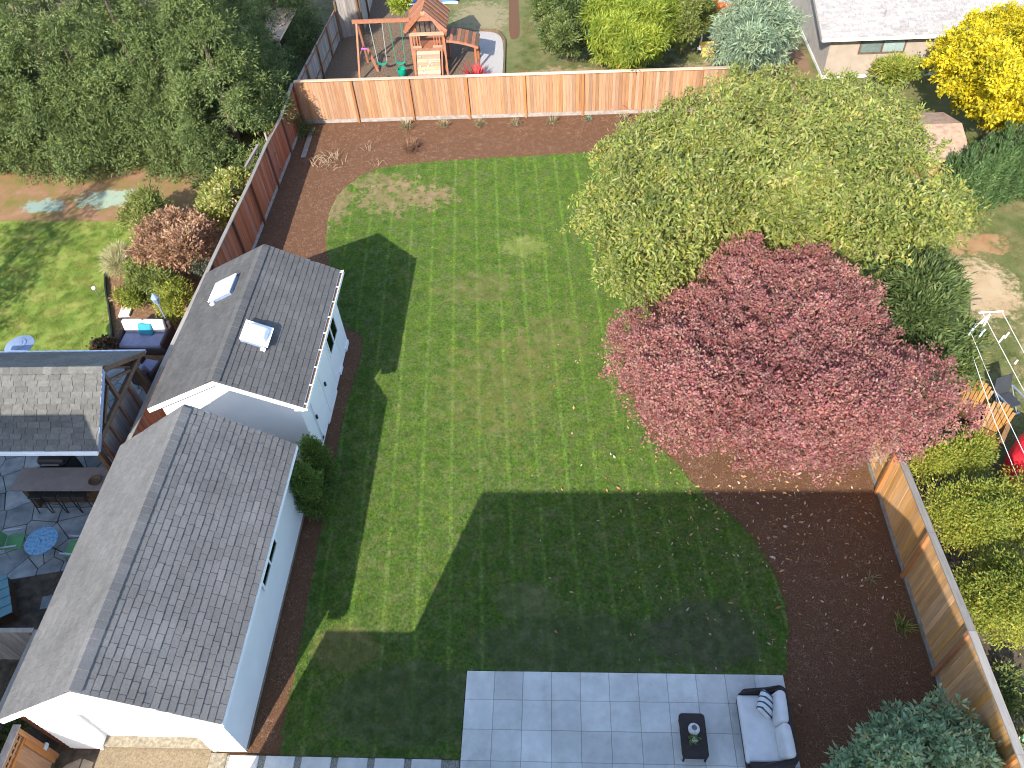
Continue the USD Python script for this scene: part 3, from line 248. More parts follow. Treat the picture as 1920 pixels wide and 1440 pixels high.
# ------------------------------------------------ materials
def weather(N, L, col):
    N['wx'] = ('noise_texture', {'scale': .9, 'detail': 5.0, 'roughness': .6}); N['wy'] = ('map_range', {'from_min': .35, 'from_max': .7, 'to_min': .86, 'to_max': 1.12}); N['wz'] = ('hsv', {})
    L += [('g.position', 'wx.vector'), ('wx.fac', 'wy.value'), ('wy.result', 'wz.value'), (col, 'wz.color')]; return 'wz.color'
def blend_patches(spots):
    """spots of another natural colour: (cx, cy, rx, ry, colour, strength, noise amount)"""
    def go(N, L, col):
        N['sx'] = ('separate_xyz', {}); L.append(('g.position', 'sx.vector'))
        N['pn'] = ('noise_texture', {'scale': 2.6, 'detail': 9.0, 'roughness': .78}); L.append(('g.position', 'pn.vector'))
        for i, (cx, cy, rx, ry, c, st, am) in enumerate(spots):
            a = f'q{i}'
            N[a+'x'] = ('math', {'math_type': 'multiply_add', 'value2': 1/rx, 'value3': -cx/rx}); N[a+'y'] = ('math', {'math_type': 'multiply_add', 'value2': 1/ry, 'value3': -cy/ry})
            N[a+'xx'] = ('math', {'math_type': 'multiply'}); N[a+'yy'] = ('math', {'math_type': 'multiply'}); N[a+'d'] = ('math', {'math_type': 'add'})
            N[a+'e'] = ('math', {'math_type': 'multiply_add', 'value2': am}); N[a+'f'] = ('map_range', {'from_min': 1.0+am*.42, 'from_max': .62+am*.42, 'to_min': 0.0, 'to_max': st, 'clamp': True}); N[a+'m'] = ('mix_color', {'b': c})
            L += [('sx.x', a+'x.value1'), ('sx.y', a+'y.value1'), (a+'x.value', a+'xx.value1'), (a+'x.value', a+'xx.value2'), (a+'y.value', a+'yy.value1'), (a+'y.value', a+'yy.value2'), (a+'xx.value', a+'d.value1'), (a+'yy.value', a+'d.value2'),
                  ('pn.fac', a+'e.value1'), (a+'d.value', a+'e.value3'), (a+'e.value', a+'f.value'), (a+'f.result', a+'m.fac'), (col, a+'m.a')]
            col = a+'m.result'
        return col
    return go
def lawn_extra(N, L, col):
    # mowing lines: tone along strips 0.55 m apart that run up the lawn
    N['st'] = ('separate_xyz', {}); N['su'] = ('math', {'math_type': 'multiply_add', 'value2': .075}); N['sw'] = ('math', {'math_type': 'multiply', 'value2': 7.6}); N['ss'] = ('math', {'math_type': 'sine'})
    N['sm'] = ('map_range', {'from_min': .86, 'from_max': 1.0, 'to_min': .97, 'to_max': 1.32, 'clamp': True}); N['sh'] = ('hsv', {})
    L += [('g.position', 'st.vector'), ('st.y', 'su.value1'), ('st.x', 'su.value3'), ('su.value', 'sw.value1'), ('sw.value', 'ss.value1'), ('ss.value', 'sm.value'), ('sm.result', 'hf3.value1'), (col, 'sh.color'), ('g.position', 'hf.vector'), ('hf.fac', 'hf2.value'), ('hf2.result', 'hf3.value2'), ('hf3.value', 'sh.value'),
          ('g.position', 'tb.vector'), ('tb.fac', 'tb2.value'), ('tb2.result', 'tb3.fac'), ('sh.color', 'tb3.a')]
    N['hf'] = ('noise_texture', {'scale': 13.0, 'detail': 4.0, 'roughness': .7}); N['hf2'] = ('map_range', {'from_min': .3, 'from_max': .7, 'to_min': .48, 'to_max': 1.5}); N['hf3'] = ('math', {'math_type': 'multiply'})
    # thatch and moss showing between the blades
    N['tb'] = ('noise_texture', {'scale': 3.2, 'detail': 9.0, 'roughness': .8}); N['tb2'] = ('map_range', {'from_min': .53, 'from_max': .68, 'to_min': 0.0, 'to_max': .68, 'clamp': True}); N['tb3'] = ('mix_color', {'b': (.17, .12, .055)})
    TH = (.29, .20, .12)
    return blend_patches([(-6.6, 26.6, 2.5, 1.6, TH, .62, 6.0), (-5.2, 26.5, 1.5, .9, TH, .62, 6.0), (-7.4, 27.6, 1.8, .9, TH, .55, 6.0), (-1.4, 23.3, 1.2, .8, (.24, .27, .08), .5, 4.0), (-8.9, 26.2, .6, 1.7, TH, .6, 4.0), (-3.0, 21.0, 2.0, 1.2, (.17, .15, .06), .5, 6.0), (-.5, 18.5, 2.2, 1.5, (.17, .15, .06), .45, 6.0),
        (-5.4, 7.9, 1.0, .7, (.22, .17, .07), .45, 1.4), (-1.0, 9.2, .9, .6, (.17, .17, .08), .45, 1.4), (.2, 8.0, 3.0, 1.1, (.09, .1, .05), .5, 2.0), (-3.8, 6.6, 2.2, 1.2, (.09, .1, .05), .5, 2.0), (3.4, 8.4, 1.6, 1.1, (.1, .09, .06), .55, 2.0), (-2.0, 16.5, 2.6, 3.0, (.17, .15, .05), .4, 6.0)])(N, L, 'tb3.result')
LG = [(.25, (.050, .115, .012)), (.40, (.080, .182, .016)), (.52, (.115, .235, .020)), (.62, (.180, .280, .032)), (.75, (.26, .28, .070))]
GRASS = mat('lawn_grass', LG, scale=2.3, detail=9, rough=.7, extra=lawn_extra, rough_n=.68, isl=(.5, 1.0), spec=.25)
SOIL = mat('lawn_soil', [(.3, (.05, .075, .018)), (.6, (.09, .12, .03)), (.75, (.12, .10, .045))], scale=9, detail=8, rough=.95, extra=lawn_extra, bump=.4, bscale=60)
MULCH = mat('mulch', [(.2, (.040, .019, .011)), (.42, (.096, .046, .024)), (.56, (.136, .067, .035)), (.75, (.22, .12, .068))], scale=20, detail=9, rough=.95, rough_n=.78, bump=.8, bscale=45, bd=.03)
CHIP = mat('bark_chip', [(.3, (.20, .10, .058)), (.55, (.30, .165, .10)), (.8, (.46, .30, .20))], scale=9, rough=.9, isl=(.15, 1.0))
MULCHD = mat('dark_play_chips', [(.3, (.06, .04, .03)), (.5, (.13, .09, .06)), (.7, (.22, .15, .10))], scale=14, detail=8, rough=.95, bump=.7, bscale=40, bd=.03)
BARK = mat('bark', [(.3, (.07, .052, .038)), (.7, (.17, .135, .10))], scale=6, ms=(4, 4, 1), rough=.9, bump=.6, bscale=30)
DRYLAWN = mat('dry_lawn', [(.28, (.075, .105, .028)), (.45, (.13, .15, .045)), (.6, (.20, .18, .075)), (.75, (.27, .21, .11))], scale=.9, detail=10, rough=.9, rough_n=.7, bump=.5, bscale=45, isl=(.5, 1.0),
   extra=blend_patches([(13.9, 20.6, 1.6, 2.0, (.40, .30, .19), .95, 3.5), (14.4, 23.0, 1.6, .9, (.33, .19, .10), .85, 4.0), (15.5, 18.2, 1.5, 1.2, (.33, .27, .15), .6, 5.0), (14.5, 16.5, 1.2, 2.0, (.30, .25, .13), .6, 5.0), (.2, 35.8, 2.8, 1.3, (.30, .22, .13), .8, 4.0), (6.9, 35.4, 3.0, 2, (.30, .24, .14), .7, 4.0), (10.6, 37.5, 1.2, 7, (.22, .12, .08), .8, 2.0), (-4.2, 42.5, 2.0, 2.5, (.26, .21, .13), .7, 4.0)]))
LEFTLAWN = mat('left_lawn', [(.28, (.11, .18, .026)), (.45, (.18, .26, .038)), (.58, (.26, .30, .06)), (.72, (.34, .32, .10))], scale=1.4, detail=9, rough=.85, rough_n=.66, bump=.5, bscale=50, isl=(.5, 1.0))
LEFTDIRT = mat('left_dirt', [(.3, (.12, .12, .022)), (.45, (.17, .125, .04)), (.56, (.23, .125, .068)), (.72, (.28, .17, .10))], scale=1.1, detail=10, rough=.95, rough_n=.7, bump=.5, bscale=40,
   extra=blend_patches([(-18.6, 27.0, 2.0, .8, (.26, .33, .25), .95, 4.0), (-21.4, 26.6, 1.2, .6, (.2, .28, .24), .9, 4.0)]))
LEFTBED = mat('left_bed_soil', [(.3, (.11, .06, .032)), (.6, (.21, .12, .068)), (.8, (.28, .18, .11))], scale=8, detail=8, rough=.95, bump=.6, bscale=40)
GRAVEL = mat('gravel', [(.3, (.10, .09, .08)), (.5, (.25, .23, .20)), (.7, (.42, .40, .36))], scale=38, detail=3, rough=.9, bump=.8, bscale=50, bd=.02)
PALEGRAVEL = mat('pale_gravel', [(.3, (.16, .15, .15)), (.5, (.34, .32, .31)), (.7, (.52, .49, .46))], scale=26, detail=3, rough=.9, bump=.7, bscale=40)
EARTH = mat('earth', [(.3, (.07, .065, .03)), (.5, (.12, .11, .05)), (.7, (.17, .14, .08))], scale=2, detail=9, rough=.95, bump=.5, bscale=30)
DARKEARTH = mat('dark_earth', [(.3, (.035, .028, .02)), (.5, (.075, .058, .042)), (.7, (.13, .10, .07))], scale=4, detail=9, rough=.95, bump=.6, bscale=30)
PAVER = mat('concrete_paver', [(.25, (.42, .41, .38)), (.42, (.55, .54, .51)), (.58, (.62, .61, .58)), (.75, (.74, .73, .70))], scale=1.7, detail=7, rough=.75, rough_n=.72, bump=.1, bscale=90, rand=(.86, 1.08, .15), spec=.35, extra=weather)
JOINT = mat('paver_bed_sand', [(.3, (.10, .10, .10)), (.7, (.17, .17, .16))], scale=30, rough=.95)
AGG = mat('exposed_aggregate', [(.3, (.12, .09, .06)), (.5, (.20, .155, .10)), (.7, (.28, .225, .155))], scale=22, detail=6, rough=.9, rough_n=.7, bump=.5, bscale=80)
AGGD = mat('worn_concrete', [(.3, (.13, .115, .085)), (.5, (.22, .19, .14)), (.7, (.31, .27, .21))], scale=12, detail=7, rough=.9, bump=.4, bscale=60)
FLAG = mat('flagstone', [(.3, (.13, .15, .16)), (.5, (.22, .24, .25)), (.7, (.31, .32, .31))], scale=2.4, detail=7, rough=.8, rand=(.7, 1.2), bump=.3, bscale=20)
FLAGTAN = mat('tan_flagstone', [(.3, (.22, .17, .13)), (.7, (.36, .29, .22))], scale=4, detail=6, rough=.85, rand=(.8, 1.15), bump=.3, bscale=20)
def wood(name, lo, hi, rand=(.74, 1.2), ms=(9, 9, .7), sat=.12): return mat(name, [(.25, lo), (.5, tuple((a+b)/2 for a, b in zip(lo, hi))), (.78, hi)], scale=2.2, detail=6, ms=ms, rough=.75, rand=rand+(sat,), bump=.15, bscale=14, bms=ms, spec=.25, dist=.6)
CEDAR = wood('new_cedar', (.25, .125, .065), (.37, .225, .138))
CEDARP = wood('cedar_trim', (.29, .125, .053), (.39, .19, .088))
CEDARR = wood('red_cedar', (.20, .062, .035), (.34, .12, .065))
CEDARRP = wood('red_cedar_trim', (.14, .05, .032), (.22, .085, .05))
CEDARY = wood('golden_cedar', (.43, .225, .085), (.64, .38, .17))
CAPW = wood('pale_cap_board', (.42, .30, .21), (.56, .43, .32), ms=(.7, 9, 9))
CAPG = wood('grey_cap_board', (.19, .175, .16), (.30, .28, .255), ms=(9, .7, 9))
GREYW = wood('weathered_board', (.16, .145, .135), (.30, .27, .245))
GREYR = wood('brown_rail', (.14, .07, .04), (.24, .13, .08), ms=(3, 3, 1))
PLAYW = wood('redwood_play', (.23, .085, .045), (.34, .15, .085), ms=(3, 3, 3), rand=(.85, 1.15))
PLAYP = wood('pale_climb_board', (.30, .19, .125), (.41, .28, .19), ms=(.8, 6, 6))
BROWNW = wood('dark_timber', (.09, .055, .035), (.17, .11, .07), ms=(4, 4, 1))
KICK = mat('grey_kickboard', [(.3, (.20, .17, .15)), (.7, (.33, .29, .26))], scale=6, rough=.9)
WHITE = mat('white_paint', [(.3, (.76, .77, .77)), (.7, (.82, .82, .815))], scale=1.5, detail=6, rough=.5, spec=.4, bump=.03, bscale=30)
TRIM = mat('white_trim', [(.3, (.80, .80, .80)), (.7, (.84, .84, .835))], scale=2, rough=.4, spec=.45)
SHGS = [(.25, (.098, .097, .099)), (.5, (.138, .136, .136)), (.78, (.188, .183, .179))]
SHING = mat('dark_shingle', SHGS, scale=30, detail=7, rough=.88, rough_n=.75, rand=(.92, 1.09, .08), bump=.35, bscale=140, bd=.01, spec=.25, extra=weather)
SHINGM = mat('dark_shingle_field', SHGS, scale=9, detail=9, rough=.88, rough_n=.75, isl=(.85, .99), bump=.35, bscale=140, bd=.01, spec=.25, extra=weather)
SHINGG = mat('grey_brown_shingle', [(.25, (.092, .09, .083)), (.5, (.122, .119, .11)), (.78, (.158, .154, .142))], scale=12, detail=6, rough=.9, rand=(.84, 1.18), isl=(.80, 1.0), bump=.3, bscale=80, extra=weather)
SHINGL = mat('pale_grey_shingle', [(.25, (.31, .29, .28)), (.5, (.40, .375, .365)), (.78, (.49, .465, .45))], scale=7, detail=7, rough=.9, rand=(.85, 1.12), isl=(.70, .94), bump=.3, bscale=60)
STUCCO = mat('beige_stucco', [(.3, (.27, .225, .185)), (.7, (.33, .275, .225))], scale=3, detail=6, rough=.9, bump=.2, bscale=80)
SIDEGREY = mat('grey_beige_siding', [(.3, (.29, .265, .235)), (.7, (.36, .325, .285))], scale=3, rough=.85)
def flat(name, c, rough=.6, metal=0.0, spec=.4, v=.12): return mat(name, [(.3, tuple(x*(1-v) for x in c)), (.7, tuple(min(.95, x*(1+v)) for x in c))], scale=5, detail=5, rough=rough, metal=metal, spec=spec)
GLASS = usdkit.material(stage, '/World/Looks/window_glass', {'f': ('fresnel', {'IOR': 1.5}), 't': ('transparent_bsdf', {'color': (.75, .8, .8)}), 'g': ('glossy_bsdf', {'roughness': .03, 'color': (.9, .9, .9)}), 'x': ('mix_closure', {})},
    [('f.fac', 'x.fac'), ('t.BSDF', 'x.closure1'), ('g.BSDF', 'x.closure2')], surface='x.closure')
DARKROOM = flat('dark_interior', (.03, .03, .033), .9)
SHING2 = mat('shed_shingle', [(a, tuple(.74*x for x in c)) for a, c in SHGS], scale=30, detail=7, rough=.88, rough_n=.75, rand=(.9, 1.1, .1), bump=.35, bscale=140, bd=.01, spec=.25, extra=weather)
SHING2M = mat('shed_shingle_field', [(a, tuple(.66*x for x in c)) for a, c in SHGS], scale=9, detail=9, rough=.88, rough_n=.75, isl=(.80, 1.0), bump=.35, bscale=140, bd=.01, spec=.25, extra=weather)
DOMEW = usdkit.material(stage, '/World/Looks/skylight_acrylic', {'p': ('principled_bsdf', {'base_color': (.62, .63, .66), 'roughness': .16, 'specular_ior_level': .6, 'subsurface_weight': .2})}, surface='p.BSDF')
BLACKM = flat('black_metal', (.02, .02, .022), .45); STEEL = flat('galvanised_steel', (.45, .46, .47), .4, .8); DEBRIS = flat('gutter_debris', (.16, .10, .06), .95)
WICKER = mat('dark_wicker', [(.35, (.022, .016, .016)), (.65, (.06, .045, .043))], scale=16, ms=(5, 5, 5), rough=.65, bump=.5, bscale=40)
CUSHION = mat('off_white_cushion', [(.3, (.60, .58, .57)), (.7, (.70, .68, .67))], scale=5, rough=.95, bump=.1, bscale=120)
NAVY = flat('navy_stripe', (.03, .075, .12), .9); ROPE = flat('swing_chain', (.30, .36, .34), .5); GREENP = flat('green_plastic', (.0, .24, .15), .45); PURPLE = flat('purple_plastic', (.28, .06, .38), .5)
CERAM = flat('pale_ceramic', (.62, .60, .60), .35); POTSOIL = flat('pot_soil', (.03, .022, .016), .95)
REDF = mat('red_fabric', [(.3, (.55, .012, .02)), (.7, (.68, .03, .045))], scale=3, rough=.55, bump=.5, bscale=5, bd=.05)
TEAL = flat('teal_fabric', (.03, .22, .32), .9); GREYBLUE = flat('slate_cushion', (.20, .21, .30), .95); YELLOWP = flat('yellow_plastic', (.72, .42, .06), .5); PINK = flat('pink_board', (.60, .20, .19), .8)
BROWNR = mat('brown_felt_roof', [(.3, (.24, .16, .12)), (.5, (.34, .24, .18)), (.75, (.42, .31, .24))], scale=5, detail=8, rough=.95, bump=.4, bscale=50)
MOSAIC = mat('blue_mosaic', [(.3, (.04, .14, .28)), (.48, (.10, .26, .42)), (.6, (.20, .32, .42)), (.72, (.36, .20, .14))], scale=15, detail=3, rough=.4)
LIME = flat('lime_fabric', (.10, .27, .11), .8); CORR = flat('teal_sheet', (.10, .22, .25), .5); SLATEB = flat('slate_blue_paint', (.20, .26, .38), .45, .2); BLUEP = flat('blue_plastic', (.08, .22, .55), .5)
SLATW = wood('slatted_chair_wood', (.22, .11, .038), (.32, .18, .07), ms=(6, 6, 6)); CHARCOAL = flat('charcoal_mesh', (.03, .034, .04), .7); TAN = flat('tan_counter', (.20, .165, .15), .7)
CREAM = flat('cream_wall', (.62, .60, .55), .8)

def xbox(x0, x1, y0, y1): return sbox(x0, y0, x1, y1)
# ------------------------------------------------ the setting: ground
solo('ground', hexa([(-220, -160, -.6), (220, -160, -.6), (220, 260, -.6), (-220, 260, -.6), (-220, -160, -.03), (220, -160, -.03), (220, 260, -.03), (-220, 260, -.03)]), EARTH, kind='structure')
def sheet(name, poly, z, m, depth=.02): return solo(name, prism(poly, z-depth, z), m, kind='structure')
LAWN = smooth_poly([(-6.60,5.45),(-6.52,6.56),(-6.66,9.88),(-6.74,12.92),(-6.76,15.72),(-6.66,17.29),(-6.62,18.2),(-6.8,18.9),(-7.3,19.07),(-7.7,19.6),(-8.3,21.6),(-8.84,23.15),(-9.16,24.94),(-9.2,26.15),(-8.91,27.33),(-8.09,28.43),(-7.02,28.84),(-4.56,29.08),(-1.2,29.23),(2.14,29.46),(3.6,28.0),(3.4,24.0),(2.3,20.0),(1.9,17.0),(2.28,14.6),(2.92,13.82),(3.68,12.54),(4.8,11.36),(5.31,9.96),(5.42,8.81),(5.15,7.74),(5.06,7.36),(5.0,7.36)])
LAWN = LAWN.difference(xbox(-2.40, 9.0, 1, 7.415)).union(xbox(-6.5, -2.40, 5.415, 6.9)).difference(xbox(-12, -2.39, 4, 5.415))
sheet('mulch_bed', Polygon([(-11.66,5.0),(8.42,4.0),(8.42,32.38),(-11.66,32.38)]), -.006, MULCH)
sheet('lawn', LAWN, .012, SOIL, .04)
sheet('left_lawn', Polygon([(-40,14),(-17.2,14),(-15.5,18.0),(-15.39,18.66),(-15.71,19.45),(-16.23,20.55),(-16.79,21.72),(-17.06,22.63),(-16.2,23.4),(-15.6,25.6),(-17.6,25.42),(-19.83,25.5),(-22.8,25.62),(-40,25.8)]), -.004, LEFTLAWN)
sheet('left_dirt_strip', Polygon([(-40,25.6),(-14,25.4),(-11.72,27),(-11.72,33),(-40,33)]), -.010, LEFTDIRT)
sheet('left_bed', Polygon([(-17.4,16.5),(-11.75,16.5),(-11.75,27),(-17.4,26.2)]), -.016, LEFTBED)
sheet('left_patio_bed', Polygon([(-30,5.0),(-11.75,5.0),(-11.75,17.0),(-30,17.0)]), -.022, DARKEARTH)
sheet('north_lawn', Polygon([(-11.6,32.45),(11.3,32.45),(11.3,60),(-11.6,60)]), -.012, DRYLAWN)
sheet('play_chip_area', Polygon([(-11.55,32.5),(-3.4,32.5),(-3.5,39.5),(-4.3,41.0),(-6.5,42.0),(-7.0,50),(-11.55,50)]), -.006, MULCHD)
sheet('right_lawn', Polygon([(8.6,4),(60,4),(60,60),(11.3,60),(11.3,32.5),(8.6,32.5)]), -.014, DRYLAWN)
sheet('right_shrub_bed', smooth_poly([(8.6,3.5),(11.9,4.5),(12.2,9),(12.1,11.5),(11.2,13.3),(9.2,14.6),(8.6,15)]), -.008, DARKEARTH)
sheet('far_right_path', smooth_poly([(10.6,4.3),(13,4.3),(13,9.5),(11.6,8.0),(10.7,6.6)]), -.002, FLAG)
sheet('play_gravel_strip', smooth_poly([(-4.0,33),(-2.9,33),(-2.78,36.4),(-2.9,39.8),(-3.3,40.7),(-4.2,40.9),(-5.2,40.8),(-5.2,40.0),(-4.2,40.0),(-3.9,38)]), -.002, PALEGRAVEL)
sheet('north_dirt_path', smooth_poly([(-3.1,48),(-2.4,48),(-2.3,44.4),(-2.05,40.3),(-2.3,39.8),(-2.65,40.0),(-2.8,44.5)]), -.004, MULCH)
sheet('pale_yard_slab', Polygon([(7.3,38.3),(8.7,39.2),(9.0,44),(7.8,44)]), -.004, PALEGRAVEL)
sheet('path_gravel', xbox(-8.0, -2.4, 2.0, 5.40), .002, GRAVEL)
sheet('worn_strip', xbox(-8.08, -7.70, 2.0, 5.44), .016, AGGD)
sheet('garage_apron', xbox(-10.70, -8.085, 2.0, 5.60), .02, AGG, .05)
sheet('side_path_bed', xbox(-11.66, -10.71, 2.0, 5.44), .0, DARKEARTH)

# grass blades: clumps of blades laid over the lawns
def tuft(seed, n, rad, h, w):
    g = np.random.default_rng(seed); p = np.c_[g.uniform(-rad, rad, (n, 2)), np.zeros(n)]; a = g.uniform(0, 2*math.pi, n); hh = h*g.uniform(.5, 1.15, n)
    ln = np.c_[np.cos(a), np.sin(a), np.zeros(n)]*(hh*g.uniform(.25, 1.0, n))[:, None]; s = np.c_[-np.sin(a), np.cos(a), np.zeros(n)]*w/2
    tip = p + ln + np.c_[np.zeros((n, 2)), hh*.75]; V = np.stack([p-s, p+s, tip], 1).reshape(-1, 3); return (V, np.arange(3*n).reshape(-1, 3))
def scatter(name, protos, P3, label, categ, seed=0, smin=.8, smax=1.2, tilt=False, kind='stuff', vpl=3):
    pi = UsdGeom.PointInstancer.Define(stage, path_for('/World', name)); g = np.random.default_rng(seed); n = len(P3); base = str(pi.GetPath()); tg = []
    for i, (m, mt) in enumerate(protos):
        pth = f'{base}/{name}_piece' + (f'_{i:03d}' if i else ''); pr = usdkit.mesh(stage, pth, m, mt); tone(pr, len(m[0]), len(m[1]), vpl, i); tg.append(Sdf.Path(pth))
    pi.CreatePrototypesRel().SetTargets(tg); pi.CreateProtoIndicesAttr(Vt.IntArray.FromNumpy(g.integers(0, len(protos), n).astype(np.int32)))
    pi.CreatePositionsAttr(Vt.Vec3fArray.FromNumpy(np.asarray(P3, np.float32))); a = g.uniform(0, 2*math.pi, n); s = g.uniform(smin, smax, n)
    if tilt: tx, ty = g.normal(0, .25, n), g.normal(0, .25, n)
    else: tx = ty = np.zeros(n)
    q = [Gf.Quath(float(c), float(x), float(y), float(sn)) for c, x, y, sn in zip(np.cos(a/2), tx, ty, np.sin(a/2))]
    pi.CreateOrientationsAttr(Vt.QuathArray(q)); pi.CreateScalesAttr(Vt.Vec3fArray.FromNumpy(np.repeat(s[:, None], 3, 1).astype(np.float32))); tags(pi.GetPrim(), label, categ, None, kind)
def grid_in(poly, step, jit, seed, z):
    g = np.random.default_rng(seed); x0, y0, x1, y1 = poly.bounds; xs, ys = np.meshgrid(np.arange(x0, x1, step), np.arange(y0, y1, step)); p = np.c_[g.uniform(x0, x1, xs.size), g.uniform(y0, y1, xs.size)]
    import shapely; p = p[shapely.contains_xy(poly, p[:, 0], p[:, 1])]; return np.c_[p, np.full(len(p), z)]
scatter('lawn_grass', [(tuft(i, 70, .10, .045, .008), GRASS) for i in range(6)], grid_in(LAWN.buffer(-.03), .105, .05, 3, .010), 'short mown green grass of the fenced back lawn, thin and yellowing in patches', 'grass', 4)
GRL = mat('neighbour_grass', [(.28, (.11, .18, .026)), (.45, (.18, .26, .038)), (.58, (.26, .30, .06)), (.72, (.34, .32, .10))], scale=1.4, detail=9, rough=.8, rough_n=.66, isl=(.5, 1.0))
scatter('neighbour_grass', [(tuft(20+i, 80, .14, .06, .012), GRL) for i in range(3)], grid_in(Polygon([(-26,17),(-17.0,17),(-15.6,18.2),(-15.8,19.45),(-16.35,20.6),(-16.9,21.8),(-17.2,22.6),(-16.3,23.4),(-15.8,25.3),(-19,25.4),(-27,25.5)]), .2, .07, 5, -.004), 'sunlit green grass of the lawn left of the fence', 'grass', 6)
scatter('dry_grass', [(tuft(30+i, 70, .16, .05, .014), DRYLAWN) for i in range(3)], np.vstack([grid_in(Polygon([(12.3,9),(22,9),(22,30),(12.5,30),(9,20),(9,15),(11.8,13.2)]), .24, .1, 7, -.014), grid_in(Polygon([(-2.6,32.7),(11,32.7),(11,45),(-1.9,45),(-2.0,40)]), .24, .1, 8, -.012)]), 'patchy dry grass of the yards behind the back fence and right of the trees', 'grass', 8)
def chip(seed, s):
    g = np.random.default_rng(seed); return cat([xf(bx(-s*g.uniform(.5, 1.4), s, -s*.3, s*.35, 0, s*.25), (g.uniform(-.1, .1), g.uniform(-.1, .1), .0), rz=g.uniform(0, 6), rx=g.uniform(-.5, .5)) for _ in range(14)])
BEDP = Polygon([(-11.6,5.6),(8.38,5.0),(8.38,32.2),(-11.6,32.2)]).difference(LAWN.buffer(.02)).difference(xbox(-12, -7.2, 5, 19)).difference(xbox(-8.2, 5.1, 2, 7.5).intersection(xbox(-8.2, 5.1, 2, 5.46))).difference(xbox(-2.5, 5.1, 2, 7.5))
scatter('bark_chips', [(chip(i, .019), CHIP) for i in range(4)], grid_in(BEDP, .17, .08, 9, -.008), 'brown bark chips spread over the planting beds', 'bark mulch', 9, vpl=8)

# ------------------------------------------------ patio and path slabs
def slab(parent, x0, x1, y0, y1, z0, z1, m, c=.006):
    v = [(x0,y0,z0),(x1,y0,z0),(x1,y1,z0),(x0,y1,z0),(x0,y0,z1-c),(x1,y0,z1-c),(x1,y1,z1-c),(x0,y1,z1-c),(x0+c,y0+c,z1),(x1-c,y0+c,z1),(x1-c,y1-c,z1),(x0+c,y1-c,z1)]
    f = [t for t in BF.tolist() if not all(i > 3 for i in t)]
    for a in range(4):
        b = (a+1) % 4; f += [(4+a, 4+b, 8+b), (4+a, 8+b, 8+a)]
    f += [(8, 9, 10), (8, 10, 11)]
    return part(parent, 'paver', (np.array(v, float), np.array(f)), m)
pt = thing('patio', None, None, (1.3, 5, 0), kind='structure')
part(pt, 'sand_bed', bx(-2.37, 5.0, 2.05, 7.39, -.05, .030), JOINT)
G = .007
for j in range(8):
    for i in range(11):
        x0 = -2.38+i*.6718; y1 = 7.40-j*.671; dz = rnd.uniform(-.002, .002)
        slab(pt, x0+G/2, x0+.6718-G/2, y1-.671+G/2, y1-G/2, 0, .045+dz, PAVER)
pp = thing('stepping_path', None, None, (-5, 5, 0), kind='structure')
part(pp, 'edging', bx(-7.68, -2.42, 5.401, 5.413, -.05, .03), DARKEARTH)
for j in range(4):
    for i in range(6):
        x0 = -7.62+i*.83; y1 = 5.395-j*.78; slab(pp, x0, x0+.665, y1-.66, y1, -.02, .036+rnd.uniform(-.003, .003), PAVER)
# flagstones of the neighbour's patio, left of the garage
def stones(parent, region, n, seed, m, z0, z1, gap):
    g = np.random.default_rng(seed); x0, y0, x1, y1 = region.bounds; ps = []
    while len(ps) < n:
        q = (g.uniform(x0, x1), g.uniform(y0, y1))
        if all((q[0]-a)**2+(q[1]-b)**2 > .55*region.area/n for a, b in ps) or g.random() < .002: ps.append(q)
    for c in voronoi_diagram(MultiPoint(ps), envelope=region.envelope).geoms:
        c = c.intersection(region).buffer(-gap).simplify(.02)
        if c.area > .02 and c.geom_type == 'Polygon': part(parent, 'flagstone', prism(c.buffer(-.02).buffer(.02, quad_segs=2), z0, z1+g.uniform(-.004, .004)), m)
fp = thing('flagstone_patio', None, None, (-15, 12, 0), kind='structure')
stones(fp, Polygon([(-18.5,9.7),(-14.9,9.7),(-13.4,10.0),(-12.2,10.4),(-11.95,17.4),(-15.3,17.4),(-18.5,16.8)]), 110, 3, FLAG, -.05, .0, .012)
sp = thing('side_path_stones', None, None, (-11, 5, 0), kind='structure')
stones(sp, Polygon([(-11.45,4.2),(-10.74,4.2),(-10.74,5.2),(-11.1,5.3),(-11.45,5.1)]), 9, 5, FLAGTAN, -.02, .012, .02)

